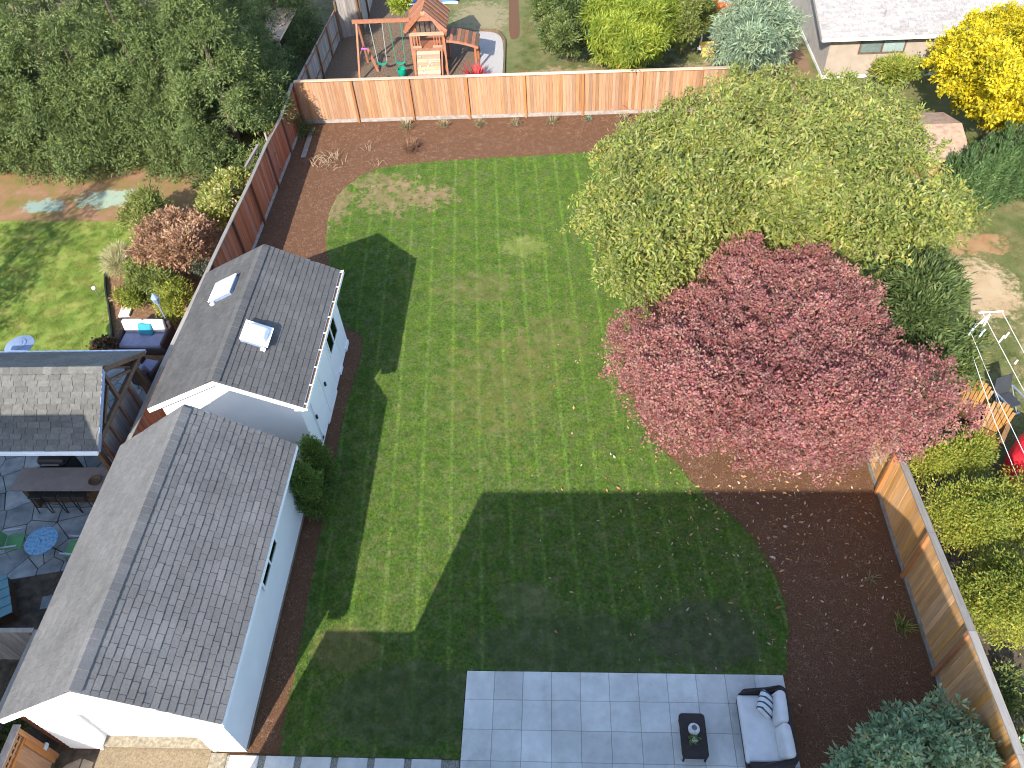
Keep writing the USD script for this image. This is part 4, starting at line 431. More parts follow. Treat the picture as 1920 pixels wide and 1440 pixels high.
# ------------------------------------------------ fences
def fence(name, label, a, b, ztop, side, boardm, trimm, capm, post_step=2.42, board_w=.142, kick=True, cap=.15, posts=True, jitter=.0, group=None, rails=False, z0=.16):
    """board fence from a to b; ztop(t) is the height along it; side: +1/-1, the side (left of a->b is +1) on which the posts stand proud"""
    a, b = np.array(a, float), np.array(b, float); d = b-a; Ln = np.linalg.norm(d); d /= Ln; nrm = np.array([-d[1], d[0]])*side
    t = thing(name, label, 'fence', (a[0], a[1], 0), group)
    P2 = lambda s, o, z: (a[0]+d[0]*s+nrm[0]*o, a[1]+d[1]*s+nrm[1]*o, z)
    n = int(Ln/board_w)
    for i in range(n):
        s0, s1 = i*Ln/n+.003, (i+1)*Ln/n-.003; o = rnd.uniform(-.005, .005); h0, h1 = ztop(s0)-.03, ztop(s1)-.03
        part(t, 'board', hexa([P2(s0,o-.009,z0),P2(s1,o-.009,z0),P2(s1,o+.009,z0),P2(s0,o+.009,z0),P2(s0,o-.009,h0),P2(s1,o-.009,h1),P2(s1,o+.009,h1),P2(s0,o+.009,h0)]), boardm)
    k = max(1, round(Ln/post_step))
    if posts:
        for i in range(k+1):
            s = i*Ln/k; s = min(max(s, .05), Ln-.05); h = ztop(s)-.03
            part(t, 'post', hexa([P2(s-.045,.012,-.1),P2(s+.045,.012,-.1),P2(s+.045,.10,-.1),P2(s-.045,.10,-.1),P2(s-.045,.012,h),P2(s+.045,.012,h),P2(s+.045,.10,h),P2(s-.045,.10,h)]), trimm)
    for i in range(k):
        s0, s1 = i*Ln/k, (i+1)*Ln/k; e = .003; w = cap/2; dz = rnd.uniform(-jitter, jitter)
        if cap: part(t, 'cap_board', hexa([P2(s0+e,-w+.03,ztop(s0)-.028+dz),P2(s1-e,-w+.03,ztop(s1)-.028+dz),P2(s1-e,w+.03,ztop(s1)-.028+dz),P2(s0+e,w+.03,ztop(s0)-.028+dz),P2(s0+e,-w+.03,ztop(s0)+.01+dz),P2(s1-e,-w+.03,ztop(s1)+.01+dz),P2(s1-e,w+.03,ztop(s1)+.01+dz),P2(s0+e,w+.03,ztop(s0)+.01+dz)]), capm)
        if kick: part(t, 'kickboard', hexa([P2(s0+.05,-.02,-.1),P2(s1-.05,-.02,-.1),P2(s1-.05,.02,-.1),P2(s0+.05,.02,-.1),P2(s0+.05,-.02,z0-.003),P2(s1-.05,-.02,z0-.003),P2(s1-.05,.02,z0-.003),P2(s0+.05,.02,z0-.003)]), KICK)
        if rails:
            for zz in (.45, 1.45):
                part(t, 'rail', hexa([P2(s0+.05,.012,zz),P2(s1-.05,.012,zz),P2(s1-.05,.05,zz),P2(s0+.05,.05,zz),P2(s0+.05,.012,zz+.08),P2(s1-.05,.012,zz+.08),P2(s1-.05,.05,zz+.08),P2(s0+.05,.05,zz+.08)]), trimm)
    return t
lin = lambda pts: (lambda s: float(np.interp(s, [p[0] for p in pts], [p[1] for p in pts])))
fence('back_fence', 'long sunlit new cedar board fence across the far end of the lawn', (-11.60, 32.42), (8.44, 32.42), lin([(0, 2.03), (20, 1.97)]), -1, CEDAR, CEDARP, CAPW, 2.42, cap=.17)
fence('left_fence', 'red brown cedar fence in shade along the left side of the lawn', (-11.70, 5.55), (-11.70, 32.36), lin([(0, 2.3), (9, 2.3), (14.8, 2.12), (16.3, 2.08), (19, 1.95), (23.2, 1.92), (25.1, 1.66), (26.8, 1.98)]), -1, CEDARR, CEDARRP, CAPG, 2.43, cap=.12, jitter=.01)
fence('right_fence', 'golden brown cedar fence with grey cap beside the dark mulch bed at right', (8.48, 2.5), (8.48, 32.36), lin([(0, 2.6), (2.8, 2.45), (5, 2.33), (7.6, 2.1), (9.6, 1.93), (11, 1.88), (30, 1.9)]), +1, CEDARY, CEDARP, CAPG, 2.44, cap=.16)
fence('weathered_fence', 'grey weathered fence with brown posts beside the play set yard', (-11.72, 32.6), (-11.45, 40.6), lin([(0, 1.75), (8, 1.55)]), -1, GREYW, GREYR, GREYW, 2.0, cap=0, kick=False, rails=True, z0=.03)
fence('weathered_cross_fence', 'grey weathered fence panels at the far end behind the swing', (-11.45, 40.66), (-10.3, 41.0), lin([(0, 1.95), (2, 2.0)]), -1, GREYW, BROWNW, GREYW, 1.2, cap=0, kick=False, z0=.03)
fence('weathered_far_fence', 'grey weathered fence running away from the swing set to the top edge', (-10.28, 41.0), (-10.6, 47.5), lin([(0, 2.0), (7, 2.0)]), -1, GREYW, BROWNW, GREYW, 2.2, cap=0, kick=False, z0=.03)
fence('dark_neighbour_fence', 'dark shaded timber fence between the flagstone patio and the bottom left yard', (-16.5, 7.5), (-12.3, 7.55), lin([(0, 1.75), (6, 1.8)]), -1, GREYW, BROWNW, CAPG, 2.1, cap=.1, kick=False, z0=.05)
fence('dark_side_fence', 'dark timber fence tight against the left wall of the garage', (-12.28, 3.0), (-12.22, 7.5), lin([(0, 1.85), (5, 1.85)]), -1, GREYW, BROWNW, CAPG, 2.2, cap=.1, kick=False, z0=.05)
# lattice topped fence at the bottom left corner
lt = thing('lattice_top_fence', 'orange cedar fence with an open lattice top at the bottom left corner', 'fence', (-11.68, 3.5, 0))
for i in range(22):
    y0 = 2.35+i*.1365
    if y0 > 5.25: break
    part(lt, 'board', bx(-11.70+rnd.uniform(-.003, .003), -11.68, y0, y0+.134, .08, 1.42), CEDAR)
for zz in (1.42, 1.74): part(lt, 'rail', bx(-11.735, -11.645, 2.35, 5.25, zz, zz+.06), CEDARP)
part(lt, 'cap_board', bx(-11.77, -11.61, 2.35, 5.40, 1.802, 1.84), KICK)
for k in range(22): part(lt, 'lattice_slat', bx(-11.70, -11.685, 2.40+k*.135, 2.45+k*.135, 1.482, 1.738), CEDAR)
for k in range(2): part(lt, 'lattice_slat', bx(-11.683, -11.668, 2.36, 5.24, 1.535+k*.115, 1.585+k*.115), CEDAR)
for y in (3.0, 5.30): part(lt, 'post', bx(-11.74, -11.64, y-.05, y+.05, -.1, 1.80), CEDARP)
part(lt, 'end_trim', bx(-11.66, -11.63, 5.13, 5.25, .08, 1.42), CEDARP)
part(lt, 'sign_tag', bx(-11.66, -11.625, 5.255, 5.40, .55, .68), flat('pale_tag', (.45, .55, .6), .5), label='small pale blue tag')

# ------------------------------------------------ shingled roofs
def roof_slope(parent, P00, P10, P01, P11, m_tab, m_field, course=.155, tab=.30, single=True, lim=300, thick=.019, base_m=None, stagger=True, near=None):
    """P00->P10 runs along the eave, P01->P11 along the ridge; tabs laid in staggered courses from the eave up"""
    P00, P10, P01, P11 = (np.asarray(p, float) for p in (P00, P10, P01, P11)); u = P10-P00; v = P01-P00; Lu, Lv = np.linalg.norm(u), np.linalg.norm(v); n = np.cross(u, v); n /= np.linalg.norm(n); n = n if n[2] > 0 else -n
    Q = lambda a, b, h: P00 + u*(a/Lu) + v*(b/Lv) + n*h
    nc = round(Lv/course); course = Lv/nc; tabs = []
    for j in range(nc):
        off = rnd.uniform(0, tab) if stagger else (j % 2)*tab/2; a = -off
        while a < Lu:
            w = tab*rnd.uniform(.88, 1.12); a0, a1 = max(a+.006, -.01), min(a+w-.006, Lu+.01); a += w
            if a1-a0 < .03: continue
            b0, b1 = j*course-.01, (j+1)*course+.02; h = thick*rnd.uniform(.75, 1.35); k = rnd.uniform(-.006, .006)
            b1 = min(b1, Lv)
            tabs.append(hexa([Q(a0,b0+k,.002),Q(a1,b0+k,.002),Q(a1,b1,.001),Q(a0,b1,.001),Q(a0,b0+k,.002+h),Q(a1,b0+k,.002+h),Q(a1,b1,.004),Q(a0,b1,.004)]))
    if single:
        if near is not None: tabs.sort(key=lambda t: np.linalg.norm(t[0].mean(0)-np.array(near)))
        for t in tabs[:lim]: part(parent, 'shingle', t, m_tab)
        rest = tabs[lim:]
    else: rest = tabs
    if rest: part(parent, 'shingles', cat(rest), m_field, kind='stuff')
def caps(parent, a, b, dz, m, step=.2, w=.19, sl=.6):
    a, b = np.asarray(a, float), np.asarray(b, float); n = int(np.linalg.norm(b-a)/step); d = (b-a)/n
    for i in range(n):
        p, q = a+d*i, a+d*(i+1.12); h0, h1 = .058+rnd.uniform(-.004, .004), .044
        x = np.array([w, 0, 0]) if abs(d[1]) > abs(d[0]) else np.array([0, w, 0]); dn = np.array([0, 0, -w*sl])
        V = [p-x+dn+[0,0,h0], p+[0,0,h0], p+x+dn+[0,0,h0], q-x+dn+[0,0,h1], q+[0,0,h1], q+x+dn+[0,0,h1], p-x+dn+[0,0,h0-.02], p+[0,0,h0-.02], p+x+dn+[0,0,h0-.02], q+x+dn+[0,0,h1-.03], p-x+dn+[0,0,.0], q-x+dn+[0,0,.0]]
        part(parent, 'ridge_cap', (np.array(V), np.array([(0,1,4),(0,4,3),(1,2,5),(1,5,4),(0,6,7),(0,7,1),(1,7,8),(1,8,2),(2,8,9),(2,9,5),(0,3,11),(0,11,10)])), m)
def siding(parent, name, a, b, zbot, ztop_fn, m, lap=.15, out=(0, -1), thick=.012, skip=None):
    """lapped boards on the wall from a to b; each course leans out at its foot; ztop_fn(s) clips gables; skip: (s0, s1, z1) opening"""
    a, b = np.array(a, float), np.array(b, float); d = b-a; Ln = np.linalg.norm(d); d /= Ln; o = np.array(out, float)
    zm = max(ztop_fn(s) for s in np.linspace(0, Ln, 41)); n = int(math.ceil((zm-zbot)/lap)); S = np.linspace(0, Ln, 161)
    for i in range(n):
        z0, z1 = zbot+i*lap, zbot+(i+1)*lap+.01; ok = S[[ztop_fn(s) > z0+.01 for s in S]]
        if not len(ok): continue
        spans = [(ok[0], ok[-1])]
        if skip and z0 < skip[2]-.02: spans = [(ok[0], skip[0]), (skip[1], ok[-1])]
        for s0, s1 in spans:
            if s1-s0 < .05: continue
            t0, t1 = min(z1, ztop_fn(s0+.005)+.02), min(z1, ztop_fn(s1-.005)+.02); e0, e1 = s0, s1
            okt = S[[ztop_fn(s) >= z1-.005 for s in S]]; f0, f1 = s0, s1
            if len(okt) and not (skip and z0 < skip[2]-.02): f0, f1 = max(s0, okt[0]), min(s1, okt[-1]); t0 = t1 = z1
            elif not len(okt): f0 = f1 = (s0+s1)/2; t0 = t1 = min(z1, ztop_fn(f0))
            q = lambda s, off, z: (a[0]+d[0]*s+o[0]*off, a[1]+d[1]*s+o[1]*off, z)
            part(parent, name, hexa([q(e0,-.01,z0),q(e1,-.01,z0),q(e1,thick*1.6,z0),q(e0,thick*1.6,z0),q(f0,-.01,t0),q(f1,-.01,t1),q(f1,thick*.4,t1),q(f0,thick*.4,t0)]), m)

# ------------------------------------------------ the white garage, front left
gab = lambda pts, y0, y1: (lambda m: (np.array(m.vertices)[:, [0, 2, 1]], np.array(m.faces)[:, ::-1]))(prism(Polygon(pts), y0, y1))
gt = thing('white_garage', 'larger white gabled garage with dark shingle roof nearest the camera at left', 'garage', (-9.2, 8.8, 0))
GX0, GX1, GY0, GY1, GXR, GZR, GZE = -11.38, -7.25, 5.46, 11.85, -9.17, 4.40, 2.75
gs = (GZR-GZE)/2.31
gtop = lambda s: GZR-.16-gs*abs((GX0+s)-GXR)
wl = part(gt, 'wall', cat([bx(GX0+.02, GX0+.12, GY0+.14, GY1-.14, 0, gtop(0)-.0), bx(GX1-.12, GX1-.02, GY0+.14, GY1-.14, 0, gtop(GX1-GX0)),
    gab([(GX0+.02,0),(-10.65,0),(-10.65,2.36),(-8.0,2.36),(-8.0,0),(GX1-.02,0),(GX1-.02,gtop(GX1-GX0)),(GXR,GZR-.16),(GX0+.02,gtop(0))], GY0+.02, GY0+.12),
    gab([(GX0+.02,0),(GX1-.02,0),(GX1-.02,gtop(GX1-GX0)),(GXR,GZR-.16),(GX0+.02,gtop(0))], GY1-.12, GY1-.02)]), WHITE)
siding(wl, 'siding_board', (GX0, GY0+.02), (GX1, GY0+.02), .10, gtop, WHITE, lap=.17, out=(0, -1), skip=(-10.70-GX0, -7.95-GX0, 2.40))
siding(wl, 'siding_board', (GX1-.02, GY0), (GX1-.02, GY1), .12, lambda s: GZE-.30, WHITE, lap=.17, out=(1, 0))
siding(wl, 'siding_board', (GX0, GY1-.02), (GX1, GY1-.02), .12, gtop, WHITE, lap=.17, out=(0, 1))
part(wl, 'foundation', bx(GX0+.05, GX1-.0, GY0+.06, GY1-.03, -.1, .10), AGGD)
dr = part(gt, 'garage_door', bx(-10.62, -8.03, GY0+.30, GY0+.34, .03, 2.33), TRIM)
for k in range(4): part(dr, 'door_panel', bx(-10.60, -8.05, GY0+.285, GY0+.299, .05+k*.57, .05+k*.57+.555), TRIM)
for x0, x1 in ((-10.69, -10.62), (-8.03, -7.96)): part(dr, 'jamb', bx(x0, x1, GY0-.004, GY0+.30, .02, 2.33), TRIM)
part(dr, 'head_trim', bx(-10.69, -7.96, GY0-.004, GY0+.28, 2.332, 2.40), TRIM)
rf = part(gt, 'roof', cat([hexa([(-11.50,GY0-.26,GZE-.11),(GXR,GY0-.26,GZR-.11),(GXR,12.1,GZR-.11),(-11.50,12.1,GZE-.11),(-11.50,GY0-.26,GZE),(GXR,GY0-.26,GZR),(GXR,12.1,GZR),(-11.50,12.1,GZE)]),
    hexa([(GXR,GY0-.26,GZR-.11),(-6.86,GY0-.26,GZE-.11),(-6.86,12.1,GZE-.11),(GXR,12.1,GZR-.11),(GXR,GY0-.26,GZR),(-6.86,GY0-.26,GZE),(-6.86,12.1,GZE),(GXR,12.1,GZR)])]), SHINGM)
roof_slope(rf, (-6.86,GY0-.27,GZE), (-6.86,12.11,GZE), (GXR,GY0-.27,GZR), (GXR,12.11,GZR), SHING, SHINGM, .155, .30, near=(-7, 5, 3))
roof_slope(rf, (-11.50,12.11,GZE), (-11.50,GY0-.27,GZE), (GXR,12.11,GZR), (GXR,GY0-.27,GZR), SHING, SHINGM, .155, .30, single=False, thick=.008)
caps(rf, (GXR, GY0-.27, GZR), (GXR, 12.0, GZR), 0, SHING, .2, .17, gs)
for s in (-1, 1):
    e = -11.50 if s < 0 else -6.86
    for yy in (GY0-.285, 12.105): part(rf, 'rake_board', hexa([(min(e,GXR),yy,(GZE if s<0 else GZR)-.21),(max(e,GXR),yy,(GZR if s<0 else GZE)-.21),(max(e,GXR),yy+.022,(GZR if s<0 else GZE)-.21),(min(e,GXR),yy+.022,(GZE if s<0 else GZR)-.21),(min(e,GXR),yy,(GZE if s<0 else GZR)-.02),(max(e,GXR),yy,(GZR if s<0 else GZE)-.02),(max(e,GXR),yy+.022,(GZR if s<0 else GZE)-.02),(min(e,GXR),yy+.022,(GZE if s<0 else GZR)-.02)]), TRIM)
part(rf, 'soffit', bx(-7.24, -6.89, GY0-.25, 12.08, GZE-.26, GZE-.235), TRIM)
part(rf, 'drip_edge', bx(-6.875, -6.835, GY0-.28, 12.12, GZE-.14, GZE-.012), TRIM)
part(rf, 'fascia', bx(-11.525, -11.495, GY0-.26, 12.1, GZE-.16, GZE-.03), flat('dark_fascia', (.12, .07, .06), .7))
wn = part(gt, 'window', cat([bx(-7.235, -7.205, 8.72, 10.05, 1.42, 1.49), bx(-7.235, -7.205, 8.72, 10.05, 1.83, 1.90), bx(-7.235, -7.205, 8.72, 8.79, 1.49, 1.83), bx(-7.235, -7.205, 9.98, 10.05, 1.49, 1.83), bx(-7.235, -7.205, 9.36, 9.41, 1.49, 1.83)]), TRIM)
for a, b in ((8.79, 9.36), (9.41, 9.98)): part(wn, 'pane', bx(-7.228, -7.222, a, b, 1.49, 1.83), GLASS)
part(wn, 'interior', bx(-7.2465, -7.240, 8.79, 9.98, 1.49, 1.83), DARKROOM)

# ------------------------------------------------ the white shed behind it
st = thing('white_shed', 'smaller white gabled shed with two skylights behind the garage', 'shed', (-9, 16, 0))
SX0, SX1, SY0, SY1, SXR, SZR, SZE = -10.98, -7.19, 13.62, 18.45, -8.97, 3.97, 2.90
ss = (SZR-SZE)/2.10
stop = lambda s: SZR-.14-ss*abs((SX0+s)-SXR)
sw_ = part(st, 'wall', cat([bx(SX0+.01, SX0+.11, SY0+.11, SY1-.11, 0, stop(0)), bx(SX1-.11, SX1-.01, SY0+.11, SY1-.11, 0, stop(SX1-SX0)),
    gab([(SX0,.0),(SX1,.0),(SX1,stop(SX1-SX0)),(SXR,SZR-.14),(SX0,stop(0))], SY0, SY0+.10), gab([(SX0,.0),(SX1,.0),(SX1,stop(SX1-SX0)),(SXR,SZR-.14),(SX0,stop(0))], SY1-.10, SY1)]), WHITE)
for y0, y1 in ((13.66, 14.22), (14.24, 15.36), (15.38, 16.48), (16.50, 17.5), (17.52, 18.42)): part(sw_, 'wall_panel', bx(SX1-.012, SX1+.002, y0, y1, .14, SZE-.22), WHITE)
for y0, y1 in ((18.05, 18.46), (17.0, 17.35), (15.0, 16.3)): part(sw_, 'base_trim', bx(SX1-.01, SX1+.03, y0, y1, -.05, .14), TRIM)
part(sw_, 'corner_board', bx(SX0-.014, SX0+.10, SY0-.018, SY0-.003, 0, stop(0)-.02), TRIM)
part(sw_, 'corner_board', bx(SX1-.10, SX1+.012, SY0-.018, SY0-.003, 0, stop(SX1-SX0)-.02), TRIM)
part(sw_, 'foundation', bx(SX0+.04, SX1-.012, SY0+.03, SY1-.03, -.1, .06), AGGD)
rf = part(st, 'roof', cat([hexa([(-11.12,13.25,SZE-.09),(SXR,13.25,SZR-.09),(SXR,18.72,SZR-.09),(-11.12,18.72,SZE-.09),(-11.12,13.25,SZE),(SXR,13.25,SZR),(SXR,18.72,SZR),(-11.12,18.72,SZE)]),
    hexa([(SXR,13.25,SZR-.09),(-6.90,13.25,SZE-.09),(-6.90,18.72,SZE-.09),(SXR,18.72,SZR-.09),(SXR,13.25,SZR),(-6.90,13.25,SZE),(-6.90,18.72,SZE),(SXR,18.72,SZR)])]), SHING2M)
roof_slope(rf, (-6.90,13.24,SZE), (-6.90,18.73,SZE), (SXR,13.24,SZR), (SXR,18.73,SZR), SHING2, SHING2M, .16, .31, near=(-7, 13, 3))
roof_slope(rf, (-11.12,18.73,SZE), (-11.12,13.24,SZE), (SXR,18.73,SZR), (SXR,13.24,SZR), SHING2, SHING2M, .16, .31, single=False, thick=.008)
caps(rf, (SXR, 13.24, SZR), (SXR, 18.62, SZR), 0, SHING2, .21, .17, ss)
for s in (-1, 1):
    e = -11.12 if s < 0 else -6.90; a, b = min(e, SXR), max(e, SXR); za, zb = (SZE, SZR) if s < 0 else (SZR, SZE)
    for yy in (13.22, 18.715): part(rf, 'rake_board', hexa([(a,yy,za-.17),(b,yy,zb-.17),(b,yy+.022,zb-.17),(a,yy+.022,za-.17),(a,yy,za-.015),(b,yy,zb-.015),(b,yy+.022,zb-.015),(a,yy+.022,za-.015)]), TRIM)
gu = part(st, 'gutter', cat([bx(-6.895, -6.885, 13.22, 18.76, SZE-.13, SZE-.02), bx(-6.79, -6.775, 13.22, 18.76, SZE-.13, SZE-.005), bx(-6.885, -6.79, 13.22, 18.76, SZE-.13, SZE-.12), bx(-6.885, -6.79, 13.215, 13.225, SZE-.13, SZE-.02), bx(-6.885, -6.79, 18.755, 18.765, SZE-.13, SZE-.02)]), TRIM)
for k in range(9): part(gu, 'hanger', bx(-6.90, -6.772, 13.35+k*.66, 13.385+k*.66, SZE-.018, SZE-.003), TRIM)
part(gu, 'leaf_debris', bx(-6.884, -6.791, 13.24, 18.74, SZE-.12, SZE-.055), DEBRIS)
part(rf, 'soffit', bx(-7.18, -6.90, 13.3, 18.68, SZE-.24, SZE-.215), TRIM)
wn = part(st, 'window', cat([bx(SX1, SX1+.04, 16.66, 17.84, 1.17, 1.23), bx(SX1, SX1+.04, 16.66, 17.84, 2.16, 2.22), bx(SX1, SX1+.04, 16.66, 16.72, 1.23, 2.16), bx(SX1, SX1+.04, 17.78, 17.84, 1.23, 2.16), bx(SX1, SX1+.04, 17.22, 17.28, 1.23, 2.16)]), TRIM)
for a, b in ((16.72, 17.22), (17.28, 17.78)): part(wn, 'pane', bx(SX1+.016, SX1+.022, a, b, 1.23, 2.16), GLASS)
part(wn, 'interior', bx(SX1+.004, SX1+.009, 16.72, 17.78, 1.23, 2.16), DARKROOM)
dr = part(st, 'door', bx(SX1+.002, SX1+.03, 14.28, 15.32, .14, 2.15), WHITE)
dr = part(st, 'door', bx(SX1+.002, SX1+.03, 15.345, 16.40, .14, 2.15), WHITE)
for y in (15.56, 14.30): part(dr, 'handle', bx(SX1+.031, SX1+.08, y-.03, y+.03, 1.12, 1.26), BLACKM)
part(dr, 'hinge', bx(SX1+.031, SX1+.045, 14.24, 14.32, .2, .3), BLACKM)
def skylight(parent, x0, x1, y0, y1, fn, sgn, dz=.12):
    N_ = np.array([ss*sgn, 0, 1.0]); N_ /= np.linalg.norm(N_); q = lambda x, y, h: np.array([x, y, fn(x)]) + N_*h
    def ring(a0, a1, b0, b1, h0, h1): return hexa([q(a0,b0,h0),q(a1,b0,h0),q(a1,b1,h0),q(a0,b1,h0),q(a0,b0,h1),q(a1,b0,h1),q(a1,b1,h1),q(a0,b1,h1)])
    k = part(parent, 'skylight', ring(x0, x1, y0, y1, .0, dz), SLATEB)
    part(k, 'frame', cat([ring(x0-.03, x0+.04, y0-.03, y1+.03, dz, dz+.035), ring(x1-.04, x1+.03, y0-.03, y1+.03, dz, dz+.035), ring(x0+.04, x1-.04, y0-.03, y0+.04, dz, dz+.035), ring(x0+.04, x1-.04, y1-.04, y1+.03, dz, dz+.035)]), TRIM)
    n = 14; V = []; F = []
    for i in range(n+1):
        for j in range(n+1):
            a, b = i/n*2-1, j/n*2-1; h = dz+.012+.13*min(1, 1.6*(1-abs(a)**3))*min(1, 1.6*(1-abs(b)**3))*(1-.25*(a*a+b*b)/2)
            V.append(q(x0+.04+(x1-x0-.08)*i/n, y0+.04+(y1-y0-.08)*j/n, h))
    for i in range(n):
        for j in range(n):
            c = i*(n+1)+j; F += [(c, c+n+1, c+n+2), (c, c+n+2, c+1)]
    part(k, 'dome', (np.array(V), np.array(F)), DOMEW, smooth=True)
    part(k, 'vent_cover', cat([ring(x1-.12 if sgn > 0 else x0, x1 if sgn > 0 else x0+.12, y0-.11, y0-.032, .0, dz*.7)]), TRIM)
sfn = lambda x: SZR-ss*abs(x-SXR)
skylight(st, -10.22, -9.52, 16.82, 17.56, sfn, -1); skylight(st, -8.70, -8.08, 14.78, 15.44, sfn, 1)

# ------------------------------------------------ the house whose shadow lies over the lawn (behind the camera) and the left neighbour's house
def house_block(t, x0, x1, y0, y1, h, zr, wallm, roofm, over=(0, .3), axis='x'):
    part(t, 'wall', bx(x0, x1, y0, y1, 0, h-.05), wallm); ym = (y0+y1)/2
    a, b = x0-over[0], x1+over[1]
    if axis == 'x':
        part(t, 'roof', cat([hexa([(a,y1+.02,h-.12),(b,y1+.02,h-.12),(b,ym,zr-.12),(a,ym,zr-.12),(a,y1+.02,h),(b,y1+.02,h),(b,ym,zr),(a,ym,zr)]), hexa([(a,ym,zr-.12),(b,ym,zr-.12),(b,y0-.3,h-.12),(a,y0-.3,h-.12),(a,ym,zr),(b,ym,zr),(b,y0-.3,h),(a,y0-.3,h)])]), roofm)
        part(t, 'gable', cat([(np.array([(x,y0,h-.05),(x,y1,h-.05),(x,ym,zr-.13),(x+.1,y0,h-.05),(x+.1,y1,h-.05),(x+.1,ym,zr-.13)]), np.array([(0,1,2),(5,4,3),(0,2,5),(0,5,3),(1,4,5),(1,5,2)])) for x in (x0, x1-.1)]), wallm)
def wall_window(t, x0, x1, y, z0, z1):
    w = part(t, 'window', cat([bx(x0-.07, x1+.07, y, y+.05, z0-.07, z0), bx(x0-.07, x1+.07, y, y+.05, z1, z1+.07), bx(x0-.07, x0, y, y+.05, z0, z1), bx(x1, x1+.07, y, y+.05, z0, z1)]), TRIM)
    part(w, 'interior', bx(x0, x1, y+.003, y+.008, z0, z1), DARKROOM); part(w, 'pane', bx(x0, x1, y+.018, y+.024, z0, z1), GLASS)
mh = thing('main_house', 'large white two storey house whose shadow crosses the lawn and the patio', 'house', (0, -2, 0))
house_block(mh, -5.76, 5.35, -6.5, 2.72, 7.0, 7.95, WHITE, SHINGM)
part(mh, 'wing_wall', bx(-7.95, -5.77, -6.0, 2.72, 0, 3.95), WHITE); part(mh, 'wing_roof', hexa([(-7.96,-6.2,4.7),(-5.77,-6.2,4.7),(-5.77,2.73,3.95),(-7.96,2.73,3.95),(-7.96,-6.2,4.8),(-5.77,-6.2,4.8),(-5.77,2.73,4.05),(-7.96,2.73,4.05)]), SHINGM)
for x in (-4.5, -1.2, 2.0): wall_window(mh, x, x+1.4, 2.72, 4.2, 5.5)
wall_window(mh, 1.2, 3.6, 2.72, .3, 2.3); wall_window(mh, -4.2, -2.4, 2.72, 1.0, 2.2)
nh = thing('neighbour_house', 'tall cream gabled house whose shadow covers the flagstone patio at left', 'house', (-20, 0, 0))
house_block(nh, -26, -14.95, -6, 5.6, 8.4, 9.6, CREAM, SHINGG, (.3, .05))
for x in (-23.5, -20.0, -17.2): wall_window(nh, x, x+1.3, 5.6, 4.6, 5.9)

# ------------------------------------------------ the pavilion left of the garage
pv = thing('pavilion', 'open timber pavilion with grey brown shingle roof left of the fence', 'pavilion', (-15.2, 13.7, 0))
PX0, PX1, PYR, PZR, PZE, PH = -16.95, -12.02, 13.68, 4.04, 2.80, 1.76
for nm_, sy in (('roof', -1), ('roof', 1)):
    ye = PYR+sy*PH; lo = [(PX0,ye,PZE-.09),(PX1,ye,PZE-.09),(PX1,PYR,PZR-.09),(PX0,PYR,PZR-.09)]; hi = [(a, b, c+.09) for a, b, c in lo]
    if sy > 0: lo = lo[::-1]; hi = hi[::-1]
    r_ = part(pv, nm_, hexa(lo+hi), SHINGG)
    if sy < 0: roof_slope(r_, (PX0,ye-.01,PZE), (PX1+.01,ye-.01,PZE), (PX0,PYR,PZR), (PX1+.01,PYR,PZR), SHINGG, SHINGG, .155, .32, near=(-12, 12, 3))
    else: roof_slope(r_, (PX1+.01,ye+.01,PZE), (PX0,ye+.01,PZE), (PX1+.01,PYR,PZR), (PX0,PYR,PZR), SHINGG, SHINGG, .155, .32, single=False, thick=.009)
    part(r_, 'rake_trim', bar((PX1+.012, ye, PZE-.06), (PX1+.012, PYR, PZR-.06), .02, .12), SLATEB if sy < 0 else BROWNW)
    part(r_, 'gutter', bar((PX0, ye+sy*.05, PZE-.05), (PX1, ye+sy*.05, PZE-.05), .09, .09), TRIM if sy < 0 else SLATEB)
caps(pv, (PX0, PYR, PZR), (PX1, PYR, PZR), 0, SHINGG, .22, .15, .7)
for x in (-12.35, -16.6):
    for y in (12.25, 15.15): part(pv, 'post', bx(x-.07, x+.07, y-.07, y+.07, -.05, 2.66), BROWNW)
for y in (12.25, 15.15): part(pv, 'beam', bx(-16.85, -12.14, y-.06, y+.06, 2.57, 2.72), BROWNW)
for x in (-12.12, -16.2): 
    part(pv, 'tie_beam', bx(x-.05, x+.05, 12.0, 15.35, 2.73, 2.86), BROWNW); part(pv, 'king_post', bx(x-.05, x+.05, 13.63, 13.73, 2.862, 3.86), BROWNW)
    for sy in (-1, 1): part(pv, 'brace', bar((x, PYR+sy*.95, 2.90), (x, PYR+sy*.08, 3.45), .06, .08), BROWNW); part(pv, 'rafter', bar((x, PYR+sy*1.7, 2.72), (x, PYR+sy*.02, 3.89), .07, .10), BROWNW)
for i in range(14): part(pv, 'screen_board', bx(-12.31, -12.29, 12.40+i*.1585, 12.555+i*.1585, .05, 2.50), GREYW)
for y in (12.42, 13.0, 13.7, 14.38): part(pv, 'screen_post', bx(-12.285, -12.20, y-.04, y+.04, .0, 2.54), GREYR)
part(pv, 'screen_rail', bx(-12.34, -12.19, 12.36, 14.62, 2.545, 2.60), BROWNW)
br = thing('bar_counter', 'long brown outdoor bar counter under the pavilion edge', 'counter', (-14, 12.1, 0))
part(br, 'counter_top', bx(-15.32, -12.5, 11.86, 12.62, 1.02, 1.07), TAN); part(br, 'cabinet', bx(-15.0, -12.55, 12.16, 12.58, -.02, 1.02), BROWNW); part(br, 'side_panel', bx(-15.15, -15.02, 11.98, 12.58, -.02, 1.02), BROWNW)
